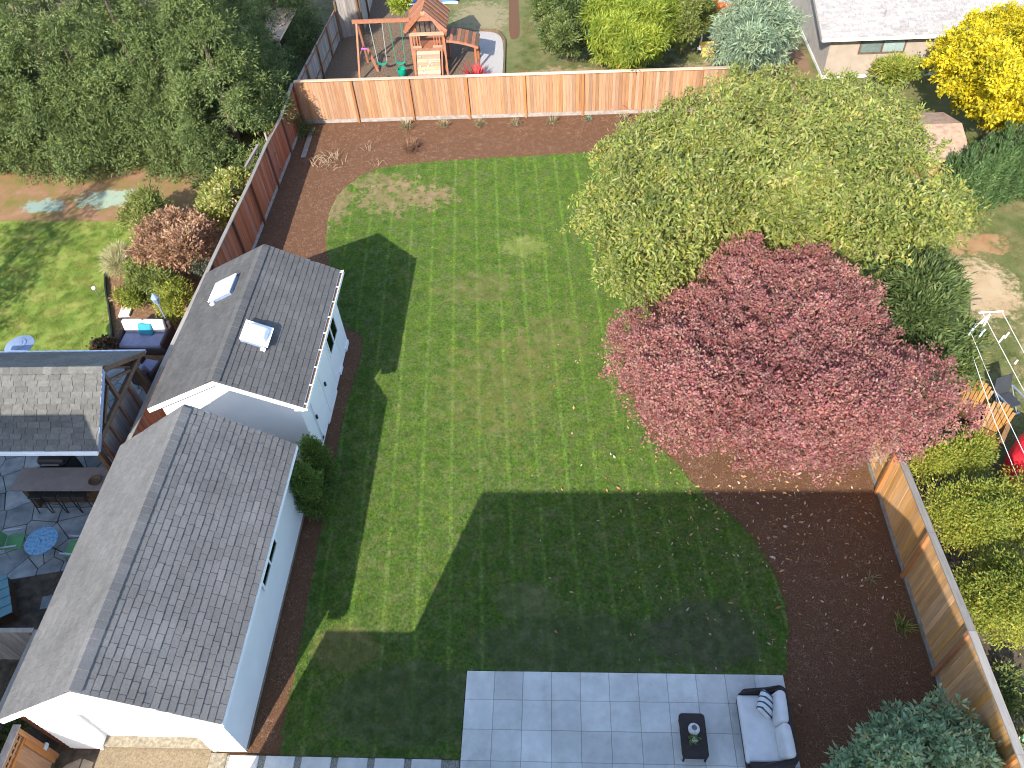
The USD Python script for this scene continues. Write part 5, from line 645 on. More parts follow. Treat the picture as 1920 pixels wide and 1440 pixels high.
gr = thing('kettle_barbecue', 'small black barbecue standing behind the bar counter in the pavilion', 'barbecue', (-14.5, 12.95, 0)); part(gr, 'cabinet', bx(-14.9, -14.1, 12.72, 13.2, 0, .95), BLACKM); part(gr, 'lid', xf(softbox(-.42, .42, -.25, .25, 0, .3, .12), (-14.5, 12.96, .955)), BLACKM, smooth=40); part(gr, 'handle', tube([(-14.75, 12.69, 1.1), (-14.25, 12.69, 1.1)], .015), STEEL)
bw = thing('dark_bowl', 'dark round bowl lying on the bar counter', 'bowl', (-12.95, 12.12, 1.07)); part(bw, 'bowl', lathe([(.05, 0), (.13, .03), (.17, .10), (.155, .10), (.11, .04), (0, .03)], (-12.95, 12.12, 1.071)), BROWNW, smooth=40)
stool = thing('bar_stool', 'dark metal bar stool at the bar counter, leftmost of the row', 'stool', (-14.78, 11.98, 0), 'bar stools at the counter')
o = ORG[stool]; part(stool, 'seat', xf(softbox(-.19, .19, -.18, .18,   .70, .75, .02), o), BLACKM, smooth=40)
for sx in (-1, 1):
    for sy in (-1, 1): part(stool, 'leg', tube([o+[sx*.13, sy*.13, .70], o+[sx*.19, sy*.19, 0]], .014, 6), BLACKM)
part(stool, 'footrest', cat([tube([o+[-.16, s*.16, .25], o+[.16, s*.16, .25]], .01, 6) for s in (-1, 1)]), BLACKM)
for k, (x, l) in enumerate(((-14.36, 'second from left'), (-13.94, 'third from left'), (-13.52, 'rightmost'))): dup(stool, 'bar_stool', (x, 12.0, 0), .06*k, f'dark metal bar stool at the bar counter, {l} of the row', 'stool', 'bar stools at the counter')
rt = thing('round_mosaic_table', 'round blue mosaic table on the shaded flagstone patio', 'table', (-13.97, 10.48, 0))
part(rt, 'tabletop', lathe([(0, .70), (.40, .70), (.435, .71), (.435, .73), (.42, .738), (.03, .738), (.03, .72), (0, .72)], (-13.97, 10.48, 0), 36), MOSAIC)
for k in range(3): a = 2.1*k; part(rt, 'leg', tube([(-13.97+.1*math.cos(a), 10.48+.1*math.sin(a), .70), (-13.97+.16*math.cos(a), 10.48+.16*math.sin(a), .35), (-13.97+.34*math.cos(a), 10.48+.34*math.sin(a), 0)], .014, 6), BLACKM)
def sling_chair(loc, rz, label):
    t = thing('patio_chair', label, 'chair', loc, 'lime patio chairs'); o = np.array(loc); R = lambda m: xf(m, o, rz)
    part(t, 'seat', R(softbox(-.24, .24, -.22, .24, .40, .44, .018)), LIME, smooth=40); part(t, 'backrest', R(xf(softbox(-.24, .24, -.02, .02, 0, .50, .018), (0, -.25, .44), 0, .28)), LIME, smooth=40)
    for sx in (-1, 1):
        for sy in (-1, 1): part(t, 'leg', R(tube([(sx*.23, sy*.2, .41), (sx*.25, sy*.27, 0)], .014, 6)), STEEL)
        part(t, 'armrest', R(bx(sx*.27-.025, sx*.27+.025, -.26, .22, .60, .625)), STEEL)
sling_chair((-14.95, 10.62, 0), -1.4, 'lime green patio chair left of the round mosaic table'); sling_chair((-13.15, 10.42, 0), 1.5, 'lime green patio chair between the round mosaic table and the garage')
ps = thing('teal_sheet_cover', 'teal corrugated sheet lying on the ground at the left edge', 'sheet', (-14.6, 8.7, 0))
part(ps, 'sheet', cat([xf(bx(-.9, .9, -.06+k*.14, .075+k*.14, .35-abs(k % 2)*.015, .38-abs(k % 2)*.015), (-14.9, 8.2, 0), .55) for k in range(9)]), CORR); part(ps, 'frame', xf(bx(-.88, .88, -.03, 1.15, -.02, .335), (-14.9, 8.2, 0), .55), BROWNW)
sb = thing('grey_stepping_block', 'pale grey block on the dark ground left of the garage', 'block', (-13.6, 9.0, 0)); part(sb, 'block', xf(bx(-.13, .13, -.18, .18, -.03, .06), (-13.55, 9.05, 0), .2), FLAG)
# patio heater
hp = thing('patio_heater', 'patio heater with a wide round metal reflector behind the pavilion roof', 'heater', (-16.55, 16.4, 0)); L0 = (-16.55, 16.4, 0)
part(hp, 'base', lathe([(.0, .02), (.26, .02), (.27, .06), (.24, .62), (.2, .68), (0, .68)], L0), STEEL, smooth=40); part(hp, 'pole', tube([(-16.55, 16.4, .66), (-16.55, 16.4, 1.85)], .035), STEEL, smooth=40)
part(hp, 'burner', lathe([(.0, 1.85), (.12, 1.85), (.16, 2.1), (0, 2.12)], L0), STEEL, smooth=40); part(hp, 'reflector', lathe([(.43, 2.145), (.435, 2.16), (.33, 2.185), (.23, 2.205), (.22, 2.225), (.14, 2.235), (.13, 2.25), (0, 2.26), (0, 2.24), (.2, 2.2), (.43, 2.145)], L0, 40), SLATEB, smooth=25)
# sofa and chair behind the pavilion
def lounge(name, label, categ, cx, cy, w, d, rz, seatm, backm, pil):
    t = thing(name, label, categ, (cx, cy, 0)); R = lambda m: xf(m, (cx, cy, 0), rz)
    part(t, 'frame', R(softbox(-w/2, w/2, -d/2, d/2, .02, .30, .05)), WICKER, smooth=40); part(t, 'back_frame', R(softbox(-w/2, w/2, d/2-.14, d/2, .28, .78, .05)), WICKER, smooth=40)
    for s in (-1, 1): part(t, 'armrest', R(softbox(min(s*w/2, s*(w/2-.13)), max(s*w/2, s*(w/2-.13)), -d/2, d/2-.1, .28, .58, .05)), WICKER, smooth=40)
    part(t, 'seat_cushion', R(softbox(-w/2+.14, w/2-.14, -d/2+.01, d/2-.16, .305, .46, .05, .012)), seatm, smooth=40); k = 2 if w > 1 else 1; ww = (w-.28)/k
    for i in range(k): part(t, 'back_cushion', R(xf(softbox(-ww/2+.005, ww/2-.005, -.09, .09, 0, .46, .07, .02), (-w/2+.14+ww*(i+.5), d/2-.25, .46), 0, -.2)), backm, smooth=40)
    return t
lounge('garden_sofa', 'outdoor sofa with pale back cushions between the lamp and the pavilion', 'sofa', -14.05, 18.45, 1.75, .95, -.03, GREYBLUE, CUSHION, None)
q = thing('teal_cushion', 'teal cushion leaning on the outdoor sofa', 'cushion', (-13.95, 18.45, .47)); part(q, 'cushion', xf(softbox(-.25, .25, -.07, .07, 0, .42, .06, .03), (-13.98, 18.50, .46), -.1, -.45), TEAL, smooth=40)
lounge('garden_armchair', 'dark outdoor armchair just below the outdoor sofa, half under the pavilion eave', 'armchair', -13.45, 16.95, .85, .85, math.pi*.92, GREYBLUE, GREYBLUE, None)
q = thing('teal_cushion', 'teal cushion on the dark outdoor armchair', 'cushion', (-13.55, 16.9, .47)); part(q, 'cushion', xf(softbox(-.22, .22, -.07, .07, 0, .36, .06, .03), (-13.55, 16.9, .47), math.pi*.92, -.6), TEAL, smooth=40)
sd = thing('round_side_table', 'small dark round side table near the dark armchair', 'table', (-12.7, 16.4, 0)); part(sd, 'tabletop', lathe([(0, .44), (.26, .44), (.27, .46), (.26, .475), (.15, .475), (.14, .45), (0, .45)], (-12.7, 16.4, 0)), SLATEB); part(sd, 'pedestal', lathe([(.2, 0), (.06, .04), (.04, .42), (0, .43)], (-12.7, 16.4, 0)), BLACKM, smooth=40)
lp = thing('garden_lamp', 'slim garden lamp post with a lantern head beside the outdoor sofa', 'lamp', (-13.5, 18.95, 0))
part(lp, 'post', tube([(-13.35, 18.95, 0), (-13.35, 18.95, 1.45)], [.03, .024]), SLATEB, smooth=40); part(lp, 'lantern', lathe([(.04, 1.45), (.10, 1.52), (.12, 1.7), (.14, 1.71), (.05, 1.84), (0, 1.88)], (-13.35, 18.95, 0), 8), SLATEB); part(lp, 'lantern_base', lathe([(.025, 1.40), (.06, 1.43), (.05, 1.455), (0, 1.455)], (-13.35, 18.95, 0), 8), SLATEB)
ss_ = thing('square_stepping_stone', 'square pale stepping stone in the brown garden bed at left', 'stone', (-15.5, 20.05, 0)); part(ss_, 'stone', xf(bx(-.19, .19, -.22, .22, -.05, .07), (-15.48, 20.08, 0), .1), PAVER)
be = thing('bed_edging', 'dark curved edging between the left lawn and the garden bed', 'edging', (-16.3, 20.5, 0))
E1 = [(-17.1,22.6),(-16.95,22.0),(-16.75,21.5),(-16.5,20.95),(-16.23,20.45),(-15.97,19.9),(-15.75,19.45),(-15.52,18.95),(-15.42,18.5),(-15.5,18.0)]
part(be, 'edging', cat([bar((*E1[i], .04), (*E1[i+1], .04), .05, .16) for i in range(len(E1)-1)]), BLACKM)
bl = thing('bollard_light', 'tiny pale path light standing on the left lawn near the bed edging', 'light', (-16.85, 21.0, 0)); part(bl, 'post', tube([(-16.85, 21.0, 0), (-16.85, 21.0, .35)], .02), STEEL); part(bl, 'cap', lathe([(.02, .35), (.07, .36), (.06, .42), (0, .45)], (-16.85, 21.0, 0), 10), TRIM)
wp = thing('wooden_post', 'short wooden stake leaning by the left fence near the lamp', 'post', (-12.4, 18.9, 0)); part(wp, 'stake', bar((-12.45, 18.9, 0), (-12.6, 19.15, 1.0), .09, .09), PLAYW); part(wp, 'cap', bx(-12.66, -12.54, 19.09, 19.21, .99, 1.02), PLAYW)

# ------------------------------------------------ patio furniture
sf = thing('wicker_loveseat', 'dark wicker loveseat with off white cushions on the patio', 'sofa', (4.28, 6.05, 0))
from shapely.geometry import LineString
outer = sbox(3.93, 5.18+.02, 4.80, 6.92).buffer(0)
def rrect(x0, x1, y0, y1, r): return sbox(x0+r, y0+r, x1-r, y1-r).buffer(r, quad_segs=6)
part(sf, 'base', prism(rrect(3.84, 4.84, 5.24, 6.90, .12), .05, .28), WICKER)
shell = rrect(3.86, 4.84, 5.24, 6.90, .16).difference(rrect(3.4, 4.74, 5.35, 6.79, .1))
def slope_shell(poly, z0, zf):
    m = prism(poly, z0, 1.0); v = np.array(m.vertices); k = v[:, 2] > .9; v[k, 2] = [zf(x) for x in v[k, 0]]; return (v, np.array(m.faces))
part(sf, 'back_and_arms', slope_shell(shell.segmentize(.08), .281, lambda x: .50+.24*max(0, min(1, (x-4.25)/.45))), WICKER)
for x, y in ((3.92, 5.32), (3.92, 6.82), (4.76, 5.34), (4.76, 6.80)): part(sf, 'foot', tube([(x, y, -.0+.045), (x, y, .055)], .03), BLACKM)
part(sf, 'seat_cushion', softbox(3.80, 4.62, 5.36, 6.78, .285, .45, .05, .015), CUSHION, smooth=40)
for i, (y, rz) in enumerate(((5.71, .03), (6.42, -.05))): part(sf, 'back_cushion', xf(softbox(-.10, .10, -.35, .35, 0, .43, .08, .03), (4.57, y, .44), rz, 0, .28), CUSHION, smooth=40)
pl = thing('striped_cushion', 'white cushion with navy stripes leaning on the wicker loveseat', 'cushion', (4.3, 6.5, .45))
PW = xf(softbox(-.24, .24, -.24, .24, -.07, .07, .06, .05), (0, 0, 0)); Rp = lambda m: xf(xf(m, (0, 0, 0), 0, 0, .9), (4.36, 6.50, .64), -.38+math.pi*.0)
part(pl, 'cushion', Rp(PW), CUSHION, smooth=40)
for k in range(4):
    v, f = softbox(-.243, .243, -.24, .24, -.0725, .0725, .06, .0505); v = v.copy(); y0 = -.205+k*.125; v[:, 1] = y0+(v[:, 1]+.24)/.48*.042; kk = 1-np.clip((y0/.24)**2, 0, 1); 
    # follow the puffed surface of the cushion at that place
    zt = .07+.05*(1-np.clip((v[:, 0]/.24)**2, 0, 1))*(1-(y0+.02)**2/.0576)+.0022; v[:, 2] = np.sign(v[:, 2])*np.where(np.abs(v[:, 0]) > .21, np.abs(v[:, 2]), zt); part(pl, 'stripe', Rp((v, f)), NAVY)
ct = thing('wicker_coffee_table', 'dark wicker coffee table with rounded corners on the patio', 'table', (2.75, 5.9, 0))
part(ct, 'tabletop', prism(rrect(2.46, 3.03, 5.42, 6.37, .09), .355, .40), WICKER); part(ct, 'top_panel', prism(rrect(2.49, 3.00, 5.45, 6.34, .07), .401, .406), WICKER); part(ct, 'apron', prism(rrect(2.50, 2.99, 5.46, 6.33, .07), .25, .354), WICKER)
for x, y in ((2.51, 5.47), (2.51, 6.32), (2.98, 5.47), (2.98, 6.32)): part(ct, 'leg', tube([(x, y, .046), (x, y, .36)], [.022, .03], 8), WICKER)
vs = thing('round_vase', 'round pale ceramic vase on the coffee table', 'vase', (2.75, 5.98, .407)); part(vs, 'vase', lathe([(.04, 0), (.085, .03), (.125, .09), (.128, .13), (.10, .19), (.075, .215), (.06, .21), (.085, .18), (.10, .12), (.06, .04), (0, .03)], (2.75, 5.99, .407), 28), CERAM, smooth=50)
pt2 = thing('small_plant_pot', 'small pale pot with a green plant on the coffee table', 'plant pot', (2.74, 5.76, .407)); part(pt2, 'pot', lathe([(.04, 0), (.06, .09), (.05, .09), (.045, .07), (0, .07)], (2.745, 5.77, .407), 20), CERAM, smooth=50)

# ------------------------------------------------ play set behind the back fence
pl_ = thing('play_set', 'redwood play set with swing beam, roofed fort and climbing wall behind the back fence', 'play set', (-7, 37, 0))
BY = 37.0
part(pl_, 'swing_beam', bar((-9.72, BY, 2.45), (-7.0, BY, 2.45), .10, .16), PLAYW)
for s in (-1, 1): part(pl_, 'a_frame_leg', bar((-9.50, BY+s*.08, 2.40), (-9.62+.04*s, BY+s*.98, 0), .09, .09), PLAYW)
part(pl_, 'a_frame_brace', bar((-9.57, BY-.55, 1.0), (-9.57, BY+.55, 1.0), .04, .09), PLAYW)
for a, b in ((-8.93, -8.32), (-8.02, -7.45)):
    sx = (a+b)/2
    for x in (a, b):
        ex = sx-.22 if x == a else sx+.22
        part(pl_, 'chain', tube([(x, BY, 2.37), (ex, BY-.05, .52)], .014, 5), ROPE if a < -8.5 else GREENP)
    n = 9; part(pl_, 'swing_seat', cat([bar((sx-.24+.48*i/n, BY-.05, .50-.13*math.sin(math.pi*i/n)), (sx-.24+.48*(i+1)/n, BY-.05, .50-.13*math.sin(math.pi*(i+1)/n)), .19, .02) for i in range(n)]), GREENP)
part(pl_, 'bucket_swing', xf(lathe([(0, 0), (.15, .02), (.2, .16), (.21, .34), (.18, .34), (.17, .17), (.12, .06), (0, .05)], (0, 0, 0), 16), (-7.62, 36.3, .12)), GREENP, smooth=40)
FX0, FX1, FY0, FY1 = -7.02, -5.50, 36.72, 38.2
for x in (FX0, FX1):
    for y in (FY0, FY1): part(pl_, 'post', bx(x-.055, x+.055, y-.055, y+.055, -.05, 2.30), PLAYW)
for i in range(10): part(pl_, 'deck_board', bx(FX0+.056, FX1-.056, FY0-.05+i*.152, FY0+.095+i*.152, 1.18, 1.215), PLAYW)
for y in (FY0, FY1): part(pl_, 'deck_rim', bx(FX0+.056, FX1-.056, y-.05, y-.015, 1.04, 1.178), PLAYW)
for y in (FY0-.06, FY1+.025): part(pl_, 'top_rail', bx(FX0-.06, FX1+.06, y-.02, y+.015, 1.83, 1.99), PLAYP)
for x in (FX0, FX1): part(pl_, 'side_rail', bx(x-.02, x+.02, FY0+.06, FY1-.06, 1.84, 1.97), PLAYW)
for x0, x1 in ((FX0+.06, FX0+.46), (FX1-.52, FX1-.06)):
    part(pl_, 'gate_rail', bx(x0, x1, FY0-.08, FY0-.055, 1.24, 1.36), PLAYP)
    for k in range(3): part(pl_, 'baluster', bx(x0+.06+k*.13, x0+.11+k*.13, FY0-.054, FY0-.03, 1.24, 1.828), PLAYW)
for x in (FX0, FX1):
    for k in range(7): part(pl_, 'baluster', bx(x-.012, x+.012, FY0+.13+k*.18, FY0+.18+k*.18, 1.22, 1.838), PLAYW)
for k in range(5): part(pl_, 'baluster', bx(FX0+.2+k*.25, FX0+.25+k*.25, FY1+.0, FY1+.02, 1.22, 1.828), PLAYW)
# gabled roof of boards
AX, AZ, EZ, HW = -6.26, 3.10, 2.18, .98
for s in (-1, 1):
    nb = 9; pm = PLAYW
    for k in range(11):
        y0 = FY0-.28+k*.185; part(pl_, 'roof_board', hexa([(AX+s*.0,y0,AZ-.02),(AX+s*HW,y0,EZ-.02),(AX+s*HW,y0+.175,EZ-.02),(AX,y0+.175,AZ-.02),(AX,y0,AZ+(.02 if k % 2 else .0)),(AX+s*HW,y0,EZ+(.02 if k % 2 else .0)),(AX+s*HW,y0+.175,EZ+(.02 if k % 2 else .0)),(AX,y0+.175,AZ+(.02 if k % 2 else .0))]) if s > 0 else hexa([(AX-HW,y0,EZ-.02),(AX,y0,AZ-.02),(AX,y0+.175,AZ-.02),(AX-HW,y0+.175,EZ-.02),(AX-HW,y0,EZ+(.02 if k % 2 else .0)),(AX,y0,AZ+(.02 if k % 2 else .0)),(AX,y0+.175,AZ+(.02 if k % 2 else .0)),(AX-HW,y0+.175,EZ+(.02 if k % 2 else .0))]), BROWNW if (k % 2 == 0 and s > 0) else PLAYW)
    for yy in (FY0-.305, FY1+.30): part(pl_, 'rake_board', bar((AX+s*.02, yy, AZ-.05), (AX+s*HW, yy, EZ-.06), .035, .15), PLAYW)
part(pl_, 'gable_panel', gab([(AX-.42, 2.60), (AX+.42, 2.60), (AX, 2.99)], FY0-.27, FY0-.245), PLAYW)
part(pl_, 'apex_block', bx(AX-.09, AX+.09, FY0-.35, FY0-.325, 2.88, 3.06), PLAYP)
for s in (-1, 1): part(pl_, 'arch_brace', bar((AX+s*.70, FY0, 2.0), (AX+s*.34, FY0, 2.55), .05, .1), PLAYW)
# climbing wall leaning on the deck
for k in range(8):
    t0, t1 = k/8, (k+1)/8-.006; q0, q1 = (FY0-.10-.75*(1-t0), -.02+1.14*t0), (FY0-.10-.75*(1-t1), -.02+1.14*t1)
    part(pl_, 'climb_board', hexa([(-6.82,q0[0],q0[1]-.02),(-5.72,q0[0],q0[1]-.02),(-5.72,q1[0],q1[1]-.02),(-6.82,q1[0],q1[1]-.02),(-6.82,q0[0]-.02,q0[1]+.01),(-5.72,q0[0]-.02,q0[1]+.01),(-5.72,q1[0]-.02,q1[1]+.01),(-6.82,q1[0]-.02,q1[1]+.01)]), PLAYP)
hold = [flat('grey_hold', (.36, .38, .4), .6), flat('blue_hold', (.2, .32, .42), .6)]
for k in range(11):
    t = rnd.uniform(.1, .92); part(pl_, 'climbing_hold', xf(softbox(-.045, .045, -.035, .035, -.03, .03, .025), (rnd.uniform(-6.7, -5.85), FY0-.13-.75*(1-t), -.02+1.14*t+.02)), hold[k % 2], smooth=40)
for x in (-6.90, -5.62): part(pl_, 'wall_stringer', bar((x, FY0-.92, 0), (x, FY0-.06, 1.16), .07, .10), PLAYW)
part(pl_, 'leaning_post', bar((-5.38, FY0-.7, 0), (-5.46, FY0-.06, 1.7), .08, .10), PLAYW)
# curved canopy on the right of the fort
for k in range(9):
    x0, x1 = FX1+.10+k*.17, FX1+.255+k*.17; zc = lambda x: 1.58-.22*((x-FX1)/1.5)**2-.12*(x-FX1)/1.5
    part(pl_, 'canopy_board', hexa([(x0,36.72,zc(x0)-.02),(x1,36.72,zc(x1)-.02),(x1,38.0,zc(x1)-.02),(x0,38.0,zc(x0)-.02),(x0,36.72,zc(x0)+.015),(x1,36.72,zc(x1)+.015),(x1,38.0,zc(x1)+.015),(x0,38.0,zc(x0)+.015)]), PLAYW if k % 2 else BROWNW)
part(pl_, 'canopy_rail', cat([bar((FX1+.06+i*.31, 36.69, 1.52-.34*((i*.31+.06)/1.5)**1.7), (FX1+.06+(i+1)*.31, 36.69, 1.52-.34*(((i+1)*.31+.06)/1.5)**1.7), .05, .10) for i in range(5)]), PLAYW)
for y in (36.72, 37.95): part(pl_, 'canopy_post', bx(-4.10, -4.0, y-.05, y+.05, -.05, 1.14), PLAYW)
part(pl_, 'trapeze_bar', tube([(-9.45, BY-.35, 1.32), (-9.2, BY-.33, 1.30)], .045), PURPLE); part(pl_, 'leaning_plank', bar((-9.4, 37.6, .9), (-8.9, 36.9, .02), .12, .05), PLAYW)
bt = thing('blue_play_tarp', 'blue plastic cover lying behind the play set at the top edge', 'tarp', (-7.8, 44.5, 0))
part(bt, 'cover', xf(softbox(-1.7, 1.7, -.7, .7, 0, .45, .2, .06), (-7.3, 45.0, 0)), BLUEP, smooth=40); part(bt, 'edge_band', bx(-9.02, -5.58, 44.28, 44.30, .02, .12), TRIM)
pe = thing('play_area_edging', 'thin dark edging around the gravel beside the play set', 'edging', (-2.8, 37, 0)); PE = [(-2.75,34),(-2.72,36.4),(-2.82,39.7),(-3.2,40.7),(-4.2,40.98)]
part(pe, 'edging', cat([bar((*PE[i], .03), (*PE[i+1], .03), .06, .14) for i in range(len(PE)-1)]), BROWNW)
rp = thing('half_buried_tyre', 'dark half ring lying in the chips under the swings', 'tyre', (-8.1, 36.4, 0)); part(rp, 'ring', tube([(-8.05+.28*math.cos(a), 36.35+.2*math.sin(a), .05) for a in np.linspace(math.pi*.95, math.pi*2.1, 12)], .045), BLACKM)

# ------------------------------------------------ top right neighbours
h2 = thing('beige_house', 'beige single storey house with pale shingle roof at the top right', 'house', (15, 40, 0))
HX0, HX1, HY0, HY1 = 11.82, 24.0, 34.87, 46.0
part(h2, 'wall', bx(HX0+.02, HX1, HY0, HY1, 0, 2.02), STUCCO); part(h2, 'side_siding', bx(HX0, HX0+.018, HY0+.02, HY1, .12, 2.02), SIDEGREY); part(h2, 'foundation', bx(HX0-.04, HX1, HY0-.02, HY1, -.05, .115), PAVER)
r_ = part(h2, 'roof', cat([hexa([(11.25,34.36,1.97),(24.6,34.36,1.97),(24.6,40.6,3.9),(11.25,40.6,3.9),(11.25,34.36,2.12),(24.6,34.36,2.12),(24.6,40.6,4.05),(11.25,40.6,4.05)]), hexa([(11.25,40.6,3.9),(24.6,40.6,3.9),(24.6,46.8,1.97),(11.25,46.8,1.97),(11.25,40.6,4.05),(24.6,40.6,4.05),(24.6,46.8,2.12),(11.25,46.8,2.12)])]), SHINGL)
roof_slope(r_, (11.25,34.35,2.12), (24.6,34.35,2.12), (11.25,40.6,4.05), (24.6,40.6,4.05), SHINGL, SHINGL, .16, .34, lim=300, near=(14, 33, 2))
part(r_, 'gutter', bx(11.23, 24.6, 34.22, 34.345, 2.0, 2.11), flat('pale_gutter', (.55, .60, .58), .5)); part(r_, 'rake_board', bar((11.235, 34.36, 2.03), (11.235, 40.6, 3.96), .025, .18), SIDEGREY)
part(r_, 'roof_vent', tube([(14.0, 35.4, 2.35), (14.0, 35.4, 2.75)], .04), STEEL)
part(h2, 'gable', (np.array([(HX0+.02,HY0,2.02),(HX0+.02,HY1,2.02),(HX0+.02,40.45,3.85),(HX0+.12,HY0,2.02),(HX0+.12,HY1,2.02),(HX0+.12,40.45,3.85)]), np.array([(0,2,1),(3,4,5),(0,3,5),(0,5,2),(1,2,5),(1,5,4)])), SIDEGREY)
w = part(h2, 'window', cat([bx(13.10, 15.08, HY0-.05, HY0-.003, 1.10, 1.16), bx(13.10, 15.08, HY0-.05, HY0-.003, 1.82, 1.88), bx(13.10, 13.16, HY0-.05, HY0-.003, 1.16, 1.82), bx(15.02, 15.08, HY0-.05, HY0-.003, 1.16, 1.82), bx(14.05, 14.12, HY0-.05, HY0-.003, 1.16, 1.82)]), BROWNW)
part(w, 'blind', bx(14.12, 15.02, HY0-.012, HY0-.006, 1.16, 1.82), TRIM); part(w, 'blind', bx(13.16, 14.05, HY0-.012, HY0-.006, 1.16, 1.82), flat('grey_blind', (.42, .43, .43), .8))
for a, b in ((13.16, 14.05), (14.12, 15.02)): part(w, 'pane', bx(a, b, HY0-.03, HY0-.026, 1.16, 1.82), GLASS)
ph = thing('pink_playhouse', 'small pink shed with brown leaf strewn roof behind the leafy tree', 'shed', (13.6, 26.8, 0))
part(ph, 'wall', bx(12.5, 14.25, 25.75, 28.3, 0, 1.72), PINK)
part(ph, 'roof', cat([hexa([(12.2,25.45,1.74),(14.62,25.45,1.74),(14.62,27.05,2.22),(12.2,27.05,2.22),(12.2,25.45,1.80),(14.62,25.45,1.80),(14.62,27.05,2.28),(12.2,27.05,2.28)]), hexa([(12.2,27.05,2.22),(14.62,27.05,2.22),(14.62,28.65,1.74),(12.2,28.65,1.74),(12.2,27.05,2.28),(14.62,27.05,2.28),(14.62,28.65,1.80),(12.2,28.65,1.80)])]), BROWNR)
part(ph, 'gable', cat([(np.array([(x,25.75,1.72),(x,28.3,1.72),(x,27.05,2.18),(x+.05,25.75,1.72),(x+.05,28.3,1.72),(x+.05,27.05,2.18)]), np.array([(0,1,2),(5,4,3),(0,2,5),(0,5,3),(1,4,5),(1,5,2)])) for x in (12.5, 14.2)]), PINK)
part(ph, 'fascia', bx(12.2, 14.62, 25.42, 25.445, 1.68, 1.80), KICK); part(ph, 'ramp_door', hexa([(13.3,25.0,.1),(13.9,25.0,.1),(13.9,25.7,1.45),(13.3,25.7,1.45),(13.3,24.96,.12),(13.9,24.96,.12),(13.9,25.66,1.49),(13.3,25.66,1.49)]), PINK)
yb = thing('yellow_tub', 'bright yellow square tub on the grass behind the back fence', 'tub', (7.0, 37.5, 0))
part(yb, 'tub', (np.array([(6.74,37.24,.0),(7.26,37.24,.0),(7.26,37.72,.0),(6.74,37.72,.0),(6.66,37.16,.5),(7.34,37.16,.5),(7.34,37.80,.5),(6.66,37.80,.5),(6.74,37.24,.46),(7.26,37.24,.46),(7.26,37.72,.46),(6.74,37.72,.46)]), np.array([[0,3,2],[0,2,1],[0,1,5],[0,5,4],[1,2,6],[1,6,5],[2,3,7],[2,7,6],[3,0,4],[3,4,7],[4,5,9],[4,9,8],[5,6,10],[5,10,9],[6,7,11],[6,11,10],[7,4,8],[7,8,11],[8,9,10],[8,10,11]])), YELLOWP)
part(yb, 'rim', cat([bx(6.62, 7.38, 37.12, 37.16, .44, .5), bx(6.62, 6.66, 37.16, 37.8, .44, .5), bx(7.34, 7.38, 37.16, 37.8, .44, .5)]), YELLOWP)
wb = thing('white_stake', 'thin white stake standing beside the yellow tub', 'stake', (6.72, 38.1, 0)); part(wb, 'stake', tube([(6.72, 38.1, 0), (6.78, 38.15, 1.0)], .04), TRIM); part(wb, 'foot', bx(6.6, 6.84, 38.0, 38.2, -.02, .05), TRIM)
gb = thing('grey_lean_panel', 'pale grey panel leaning under the orange shrub', 'panel', (8.1, 39.2, 0)); part(gb, 'panel', hexa([(7.75,38.7,.0),(8.55,38.9,.0),(8.55,39.6,1.3),(8.05,39.5,1.5),(7.75,38.66,.03),(8.55,38.86,.03),(8.55,39.56,1.33),(8.05,39.46,1.53)]), PALEGRAVEL); part(gb, 'strut', bar((8.3, 39.9, 0), (8.3, 39.5, 1.2), .05, .05), STEEL)

# ------------------------------------------------ right neighbour's yard
cl = thing('clothes_line', 'white clothes line with a cross bar in the right hand yard', 'clothes line', (13.2, 18.2, 0))
part(cl, 'post', tube([(12.55, 17.6, 0), (12.55, 17.6, 1.7)], .03), TRIM); part(cl, 'cross_bar', tube([(11.75, 16.9, 1.72), (12.45, 17.5, 1.74)], .022), TRIM); part(cl, 'cross_bar', tube([(12.25, 17.65, 1.72), (12.95, 17.7, 1.72)], .024), TRIM)
for a, b in (((12.35, 17.66, 1.72), (12.6, 12.0, 1.68)), ((12.92, 17.7, 1.72), (13.1, 12.0, 1.68)), ((11.75, 16.9, 1.72), (11.7, 11.5, 1.6)), ((11.5, 15.9, 1.7), (11.25, 11.5, 1.6))):
    part(cl, 'line', tube([a, ((a[0]+b[0])/2, (a[1]+b[1])/2, (a[2]+b[2])/2-.10), b], .007, 5), TRIM)
for x, y in ((12.6, 11.95), (11.5, 11.45)): part(cl, 'post', tube([(x, y, 0), (x, y, 1.7)], .03), TRIM)
part(cl, 'cross_bar', tube([(12.5, 12.0, 1.69), (13.2, 12.0, 1.69)], .024), TRIM)
for x, y, k in ((11.95, 17.1, .22), (12.3, 17.35, .2), (12.1, 16.85, .26), (12.55, 16.6, .22), (12.75, 16.75, .2), (11.8, 16.9, .25), (12.62, 15.7, .12)):
    part(cl, 'peg_strip', bar((x-k*.5, y-k*.5, 1.66), (x+k*.5, y+k*.6, 1.67), .045, .02), TRIM)
